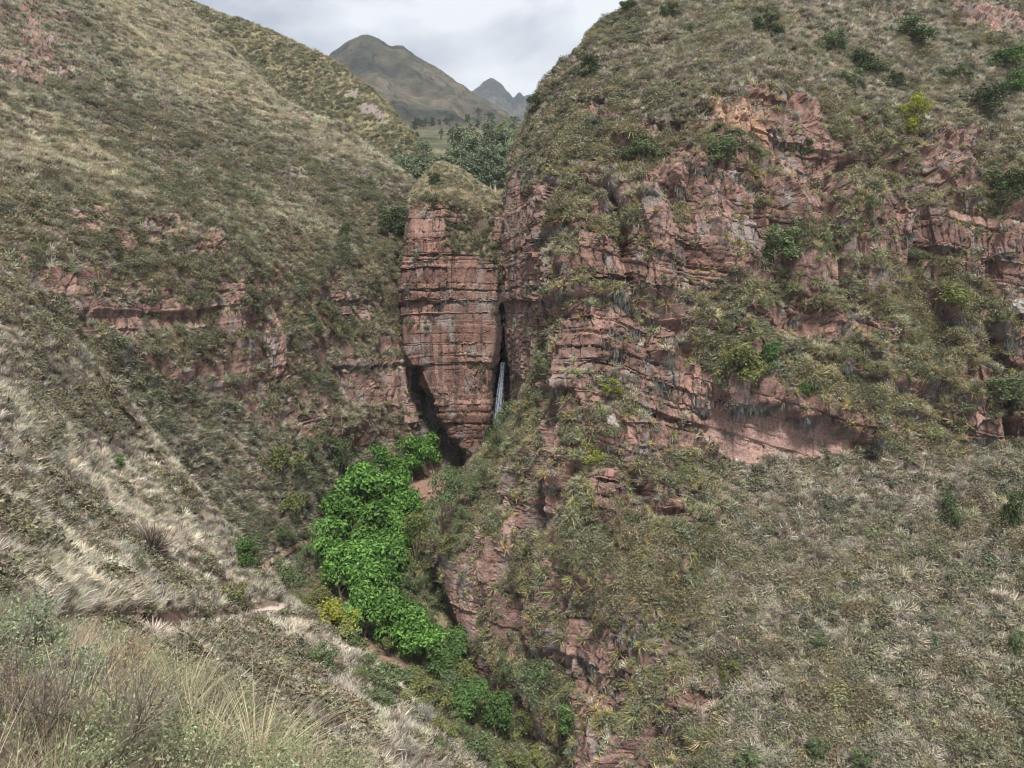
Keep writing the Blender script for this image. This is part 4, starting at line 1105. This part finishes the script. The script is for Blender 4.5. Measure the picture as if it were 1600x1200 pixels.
# eucalyptus grove in the pass behind the tower
er = np.random.default_rng(5)
EUC = []
for i in range(60):
    x = 628 + 204 * er.random() ** 1.15; t_ = er.random()
    top = np.interp(x, [628, 660, 690, 730, 770, 800, 835], [245, 225, 235, 215, 200, 195, 190])
    y0 = top + 18 + t_ * (292 - top)
    EUC.append((x, y0, er.uniform(32, 50), er.uniform(52, 76)))
EUC.sort(key=lambda q: q[1])
ROWS = ['back', 'second', 'middle', 'fourth', 'front']
ELAB = {}
for rw_ in range(5):
    for c_, q in enumerate(sorted(EUC[rw_ * 12:rw_ * 12 + 12])):
        ELAB[q] = 'eucalyptus behind the rock tower, %s from the left in the %s row of the grove' % (nth(c_), ROWS[rw_])
for i, (x, y, w_, h_) in enumerate(EUC):
    plant('eucalyptus_tree', x, y, w_, h_, 'euc', 'euc', ELAB[(x, y, w_, h_)], 'tree', 'eucalyptus trees behind the rock tower', V, 'palebark')
plant('eucalyptus_tree', 785, 212, 26, 44, 'euc', 'yellow', 'pale yellow crowned tree sticking out of the eucalyptus grove', 'tree', None, V, 'palebark')
plant('eucalyptus_tree', 731, 222, 26, 60, 'euc', 'euc', 'tallest eucalyptus with a white trunk in the grove', 'tree', None, V, 'palebark')
for i, (x, y) in enumerate(sorted((er.uniform(640, 775), er.uniform(176, 212)) for _ in range(26))):
    plant('conifer_tree', x, y, er.uniform(7, 13), er.uniform(10, 18), 'bush', 'dark', 'tiny dark tree among the far fields, ' + nth(i) + ' from the left', 'tree', 'dark trees among the far fields', V if y > 196 else M1)

# ------------------------------------------------------------------ waterfall
def water_mat():
    m, t, out = new_mat('falling_water')
    bs = t.nodes.new('ShaderNodeBsdfPrincipled'); bs.inputs['Base Color'].default_value = (0.42, 0.47, 0.53, 1); bs.inputs['Roughness'].default_value = 0.35
    tr = t.nodes.new('ShaderNodeBsdfTransparent')
    tcn = t.nodes.new('ShaderNodeTexCoord'); mpn = t.nodes.new('ShaderNodeMapping'); mpn.inputs['Scale'].default_value = (7, 7, 0.16)
    nz = t.nodes.new('ShaderNodeTexNoise'); nz.inputs['Scale'].default_value = 1.0; nz.inputs['Detail'].default_value = 4
    rp = t.nodes.new('ShaderNodeMapRange'); rp.inputs[1].default_value = 0.35; rp.inputs[2].default_value = 0.6; rp.inputs[3].default_value = 0.0; rp.inputs[4].default_value = 0.5
    mx_ = t.nodes.new('ShaderNodeMixShader')
    t.links.new(tcn.outputs['Object'], mpn.inputs[0]); t.links.new(mpn.outputs[0], nz.inputs['Vector']); t.links.new(nz.outputs[0], rp.inputs[0])
    t.links.new(rp.outputs[0], mx_.inputs[0]); t.links.new(tr.outputs[0], mx_.inputs[1]); t.links.new(bs.outputs[0], mx_.inputs[2]); t.links.new(mx_.outputs[0], out.inputs[0])
    return m
wr = np.random.default_rng(8)
tw = np.linspace(0, 1, 14)
WT, WB = U(786, 566, 203.), U(776, 662, 199.)
pw = []
ww = []
for i in range(24):
    a = wr.normal(0, 0.25); b_ = wr.normal(0, 0.55)
    q = WT[None] * (1 - tw[:, None]) + WB[None] * tw[:, None]
    q[:, 1] += 1.6 * (tw - tw ** 2) * -2 + wr.normal(0, 0.35)
    q[:, 0] += a + (b_ - a) * tw ** 0.8 + 0.06 * np.sin(tw * 9 + i)
    pw.append(q); ww.append(0.07 + 0.13 * tw * wr.uniform(0.5, 1.5))
wside = np.stack([np.cos(wr.uniform(-.7, .7, 24)), np.sin(wr.uniform(-.7, .7, 24)), np.zeros(24)], -1)
wV, wF = strips(np.array(pw), np.array(ww), wside)
wo = link('waterfall', mesh_np('waterfall', wV, wF, water_mat(), True))
wo['kind'] = 'structure'; wo['label'] = 'thin white waterfall dropping through the dark slot beside the rock tower'

# ------------------------------------------------------------------ upper trail, stones
def ribbon(name, pts, width, colr, label, lift=0.18, only=None):
    pts = np.array(pts, float)
    d = np.concatenate([[0], np.cumsum(np.hypot(*np.diff(pts, axis=0).T))]); tt = np.arange(0, d[-1], 2.0)
    xs, ys = np.interp(tt, d, pts[:, 0]), np.interp(tt, d, pts[:, 1])
    c = np.array([ground_at(x, y, only) for x, y in zip(xs, ys)])
    k = np.ones(5) / 5
    c = np.stack([np.convolve(np.pad(c[:, j], 2, mode='edge'), k, 'valid') for j in range(3)], -1)
    tan = np.gradient(c, axis=0); side = np.cross(tan, [0, 0, 1.0]); side /= np.linalg.norm(side, axis=1, keepdims=True)
    rr = np.random.default_rng(4)
    wv = width * (1 + 0.25 * rr.normal(size=len(c)))
    V_ = []
    for f_, z_ in ((-0.5, -0.6), (-0.42, lift), (0.42, lift * 1.1), (0.5, -0.6)):
        q = c + side * (wv * f_)[:, None]; q[:, 2] += z_; V_.append(q)
    V_ = np.stack(V_, 1).reshape(-1, 3)
    o = link(name, mesh_np(name, V_, faces((len(c), 4)), MAT['path'], True, {'gcol': np.tile(colr, (len(V_), 1))}))
    o['kind'] = 'structure'; o['label'] = label
    return o
ribbon('footpath', UPTRAIL, 1.25, (0.30, 0.205, 0.15), 'narrow earth footpath climbing towards the bright green grove', 0.3)

def boulder_mesh(seed, colr=(0.3, 0.24, 0.2)):
    r = np.random.default_rng(seed)
    n = 15; m_ = 20
    th, ph = np.meshgrid(np.linspace(0, np.pi, n), np.linspace(0, 2 * np.pi, m_, endpoint=False), indexing='ij')
    d = np.stack([np.sin(th) * np.cos(ph), np.sin(th) * np.sin(ph), np.cos(th)], -1).reshape(-1, 3)
    rad = np.full(len(d), 9.0)
    for _ in range(16):                                  # cut by random planes: an angular block
        nn = r.normal(size=3); nn /= np.linalg.norm(nn); c_ = r.uniform(0.55, 0.95)
        q = d @ nn
        rad = np.minimum(rad, np.where(q > 0.05, c_ / np.maximum(q, 0.05), 9))
    rad = np.minimum(rad, 1.15)
    V_ = d * rad[:, None]; V_ += 0.03 * r.normal(size=V_.shape)
    i = np.arange((n - 1) * m_).reshape(n - 1, m_); j = np.roll(i, -1, 1)
    col_ = np.array(colr) * (0.8 + 0.4 * r.random((len(V_), 1)))
    return mesh_np('boulder', V_, np.stack([i, j, j + m_, i + m_], -1).reshape(-1, 4), MAT['cliff'], False, {'gcol': col_})
BM = [boulder_mesh(s, c_) for s, c_ in ((1, (0.30, 0.26, 0.23)), (2, (0.28, 0.18, 0.14)), (3, (0.34, 0.30, 0.26)), (4, (0.30, 0.2, 0.16)))]
def boulder(name, x, y, wpx, hpx, k, label, group=None, only=None):
    g = ground_at(x, y + hpx * 0.3, only); m_ = g[1] / F
    o = link(name, BM[k]); o.location = (g[0], g[1], g[2] + 0.3 * hpx * m_)
    o.scale = (wpx * m_ / 2, wpx * m_ / 2.2, hpx * m_ / 2); o.rotation_euler = (0.2, 0.1, x * 0.7)
    tag(o, label, 'rock', group); return o
boulder('boulder', 957, 660, 26, 30, 0, 'grey boulder stuck on the front rib above a red streak')
boulder('boulder', 1590, 480, 40, 30, 0, 'grey block on the ledge at the right picture edge')
boulder('boulder', 672, 768, 12, 7, 3, 'flat stone in the clearing beside the feathery tree', None, G)
boulder('boulder', 662, 776, 16, 7, 1, 'low stone step at the edge of the clearing', None, G)
for i, (x, y, w_) in enumerate(sorted([(316,968,9),(328,972,7),(340,967,6),(300,976,8),(352,962,6),(285,979,6),(262,978,7),(432,944,7),(445,941,6),(374,958,6),(243,975,6),(312,980,5)])):
    boulder('trail_stone', x, y, w_, w_ * 0.7, i % 4, 'small pale stone on the near trail, ' + nth(i) + ' from the left', 'stones on the trail', Nn)

# ------------------------------------------------------------------ large single rosette plants on the spur
def rosette_parts(seed):
    V1, F1 = tussock(seed + 800, 46, 0.62, 0.07, 1.35, 0.2, 0.06, 4)
    V2, F2 = tussock(seed + 850, 24, 0.5, 0.075, 2.6, 1.3, 0.08, 4); V2[:, 2] *= 0.6
    return mesh_np('leaf_rosette', V1, F1, ROSM, False), mesh_np('dry_skirt', V2, F2, SKIRT, False)
ROSM = leaf_mat('pale_rosette_leaves', (0.20, 0.20, 0.085), (0.46, 0.42, 0.22), False, 0.2, 0.2)
SKIRT = leaf_mat('dry_rosette_leaves', (0.26, 0.20, 0.12), (0.46, 0.38, 0.25), False, 0.2, 0.2)
RP = [rosette_parts(s) for s in range(4)]
for i, (x, y, w_) in enumerate(sorted([(1000,742,26),(1056,748,28),(986,862,26),(962,905,24),(742,880,26),(776,822,30),(802,716,28),(838,682,26),(1082,772,28),(1150,985,22),
      (1212,1088,30),(1228,1132,28),(922,832,24),(700,830,24),(820,762,28),(850,730,24),(880,812,22),(1018,700,24),(1048,702,22),(1088,845,24),(1060,905,22),(770,870,24),
      (1130,905,22),(1150,858,24),(1290,905,20),(1020,960,22),(1100,1010,24),(1050,1120,28),(760,950,22),(810,920,24),(940,965,22),(1180,790,22),(1560,880,20),(890,700,24)])):
    g = ground_at(x, y + w_ * 0.3); m_ = g[1] / F
    e = bpy.data.objects.new('rosette_plant', None); COL.objects.link(e); e.location = g; e.scale = (w_ * m_ * 0.72,) * 3; e.rotation_euler = (0.15, -0.1, x)
    a_, b_ = RP[i % 4]
    link('leaf_rosette', a_, e); link('dry_skirt', b_, e)
    tag(e, 'big pale spiky rosette plant on the cliff spur, ' + nth(i) + ' from the left', 'plant', 'big rosette plants on the cliff spur')

# ------------------------------------------------------------------ foreground bushes and grass tufts
def twig_bush(seed, n_main, h, spread, r0, depth=3):
    r = np.random.default_rng(seed)
    parts, tips = [], []
    def grow_(b, d, ln, rad, lev):
        k = 5
        p = [b]
        for _ in range(k - 1):
            d = d + r.normal(0, 0.14, 3); d[2] += 0.05; d = d / np.linalg.norm(d)
            p.append(p[-1] + d * ln / (k - 1))
        p = np.array(p)
        parts.append(tube(p, np.linspace(rad, rad * 0.5, k), 4 if lev else 5))
        if lev < depth:
            for _ in range(int(r.integers(2, 5))):
                t_ = r.uniform(0.3, 1.0); bb = p[min(k - 1, int(t_ * (k - 1)))]
                nd = d + r.normal(0, 0.5, 3); nd[2] = abs(nd[2]) * 0.7 + 0.25
                grow_(bb, nd / np.linalg.norm(nd), ln * r.uniform(0.45, 0.7), rad * 0.55, lev + 1)
        else:
            tips.append(p[2:])
    for _ in range(n_main):
        a = r.uniform(0, 6.28); s_ = r.uniform(0.1, 1) * spread
        d = np.array([math.cos(a) * s_, math.sin(a) * s_, 1.0]); d /= np.linalg.norm(d)
        grow_(np.array([math.cos(a), math.sin(a), 0]) * 0.06, d, h * r.uniform(0.4, 0.6), r0, 0)
    return join(parts), np.concatenate(tips)
def leaves_at(pts, seed, n, size):
    r = np.random.default_rng(seed)
    c = pts[r.integers(0, len(pts), n)] + r.normal(0, 0.012, (n, 3))
    d = r.normal(size=(n, 3)); d[:, 2] = np.abs(d[:, 2]); d /= np.linalg.norm(d, axis=1, keepdims=True)
    t1 = np.cross(d, r.normal(size=(n, 3))); t1 /= np.linalg.norm(t1, axis=1, keepdims=True)
    s_ = (size * r.uniform(0.6, 1.4, n))[:, None]
    V_ = np.stack([c, c + d * s_ * 0.5 + t1 * s_ * 0.22, c + d * s_, c + d * s_ * 0.5 - t1 * s_ * 0.22], 1).reshape(-1, 3)
    return V_, np.arange(4 * n).reshape(n, 4)
TWIGM = bark_mat('dark_twig_bark', (0.10, 0.078, 0.066), (0.25, 0.205, 0.175), 12.0)
GREYTWIG = bark_mat('grey_twig_bark', (0.16, 0.135, 0.115), (0.30, 0.26, 0.22), 12.0)
HERB1 = leaf_mat('silver_herb_leaves', (0.16, 0.20, 0.11), (0.34, 0.38, 0.24), False, 0.3, 0.1)
HERB2 = leaf_mat('fresh_herb_leaves', (0.13, 0.22, 0.06), (0.30, 0.44, 0.14), False, 0.35, 0.1)
REDL = leaf_mat('rusty_leaves', (0.24, 0.15, 0.10), (0.42, 0.30, 0.18), False, 0.3, 0.1)
def near_bush(name, x, y, seed, n_main, h, spread, r0, bark, leaf, nl, ls, label):
    g = ground_at(x, y, Fb)
    (V_, F_), tips = twig_bush(seed, n_main, h, spread, r0)
    e = bpy.data.objects.new(name, None); COL.objects.link(e); e.location = g
    link('branches', mesh_np('branches', V_, F_, bark, True), e)
    if nl:
        lV, lF = leaves_at(tips, seed, nl, ls)
        link('leaves', mesh_np('leaves', lV, lF, leaf, False), e)
    tag(e, label, 'shrub')
near_bush('twiggy_bush', 30, 1190, 1, 20, 0.95, 0.8, 0.0055, TWIGM, REDL, 500, 0.016, 'dark bare twiggy bush filling the bottom left corner')
near_bush('twiggy_bush', 170, 1195, 2, 16, 0.75, 0.9, 0.005, TWIGM, HERB1, 500, 0.016, 'bare brown twigs right of the corner bush along the bottom edge')
near_bush('herb_bush', 40, 1060, 3, 16, 0.75, 0.6, 0.0045, GREYTWIG, HERB1, 3600, 0.030, 'silvery green leafy bush at the left edge above the bare twigs')
near_bush('herb_bush', 190, 1080, 4, 12, 0.62, 0.7, 0.0045, TWIGM, REDL, 1300, 0.026, 'rusty flowering herb bush left of the trail start')
near_bush('herb_bush', 120, 1110, 5, 12, 0.55, 0.7, 0.0045, GREYTWIG, HERB1, 2600, 0.028, 'pale green herb bush in front of the rusty herbs')
near_bush('herb_bush', 350, 1195, 6, 9, 0.42, 0.8, 0.004, GREYTWIG, HERB2, 1300, 0.024, 'small fresh green herb at the bottom edge among long grass')
near_bush('twiggy_bush', 265, 1150, 7, 12, 0.5, 0.9, 0.004, TWIGM, HERB1, 300, 0.018, 'small dark twiggy bush behind the pale grass tuft')
near_bush('herb_bush', 440, 1215, 8, 8, 0.36, 0.9, 0.004, GREYTWIG, HERB2, 1100, 0.022, 'low pale green herb right of the fresh green one')
for i, (x, y, h_, sp, lb) in enumerate([(285,1130,0.68,0.8,'big pale grass tuft above the bottom edge left of the straw slope'),
        (400,1215,0.66,1.6,'long arching grass blades sweeping right along the bottom edge'),
        (310,1205,0.6,1.2,'pale grass tuft at the bottom edge beside the fresh herb'),
        (110,1180,0.55,0.9,'thin grass tuft growing through the bare brown twigs'),
        (225,1010,0.5,0.7,'small grass tuft on the rim of the foreground bank')]):
    V_, F_ = tussock(900 + i, 130, h_, 0.007, sp, 0.75, 0.09, 7)
    o = link('grass_tuft', mesh_np('grass_tuft', V_, F_, MAT['tuft'], False) if i else mesh_np('grass_tuft', V_, F_, MAT['tuft'], False), None, ground_at(x, y, Fb))
    tag(o, lb, 'grass')

# ------------------------------------------------------------------ the air between here and the mountains
def box(x0, x1, y0, y1, z0, z1):
    V_ = np.array([(x, y, z) for z in (z0, z1) for y in (y0, y1) for x in (x0, x1)], float)
    return V_, np.array([(0, 2, 3, 1), (4, 5, 7, 6), (0, 1, 5, 4), (2, 6, 7, 3), (0, 4, 6, 2), (1, 3, 7, 5)])
hm, ht, hout = new_mat('haze_air')
pv = ht.nodes.new('ShaderNodeVolumePrincipled')
pv.inputs['Color'].default_value = (0.80, 0.88, 1.0, 1); pv.inputs['Density'].default_value = 0.00006; pv.inputs['Anisotropy'].default_value = 0.0
ht.links.new(pv.outputs[0], hout.inputs['Volume'])
zlo = min(float(s.P[:, 2].min()) for s in SHEETS) - 1.0
zhi = max(float(s.P[:, 2].max()) for s in SHEETS) + 20
xm = max(float(np.abs(s.P[:, 0]).max()) for s in SHEETS) + 50
ym = max(float(s.P[:, 1].max()) for s in SHEETS) + 50
hV, hF = box(-xm, xm, -60, ym, zlo, zhi)
hz = link('haze', mesh_np('haze', hV, hF, hm, False))
hz['kind'] = 'stuff'; hz['label'] = 'thin bluish haze in the air over the valley'
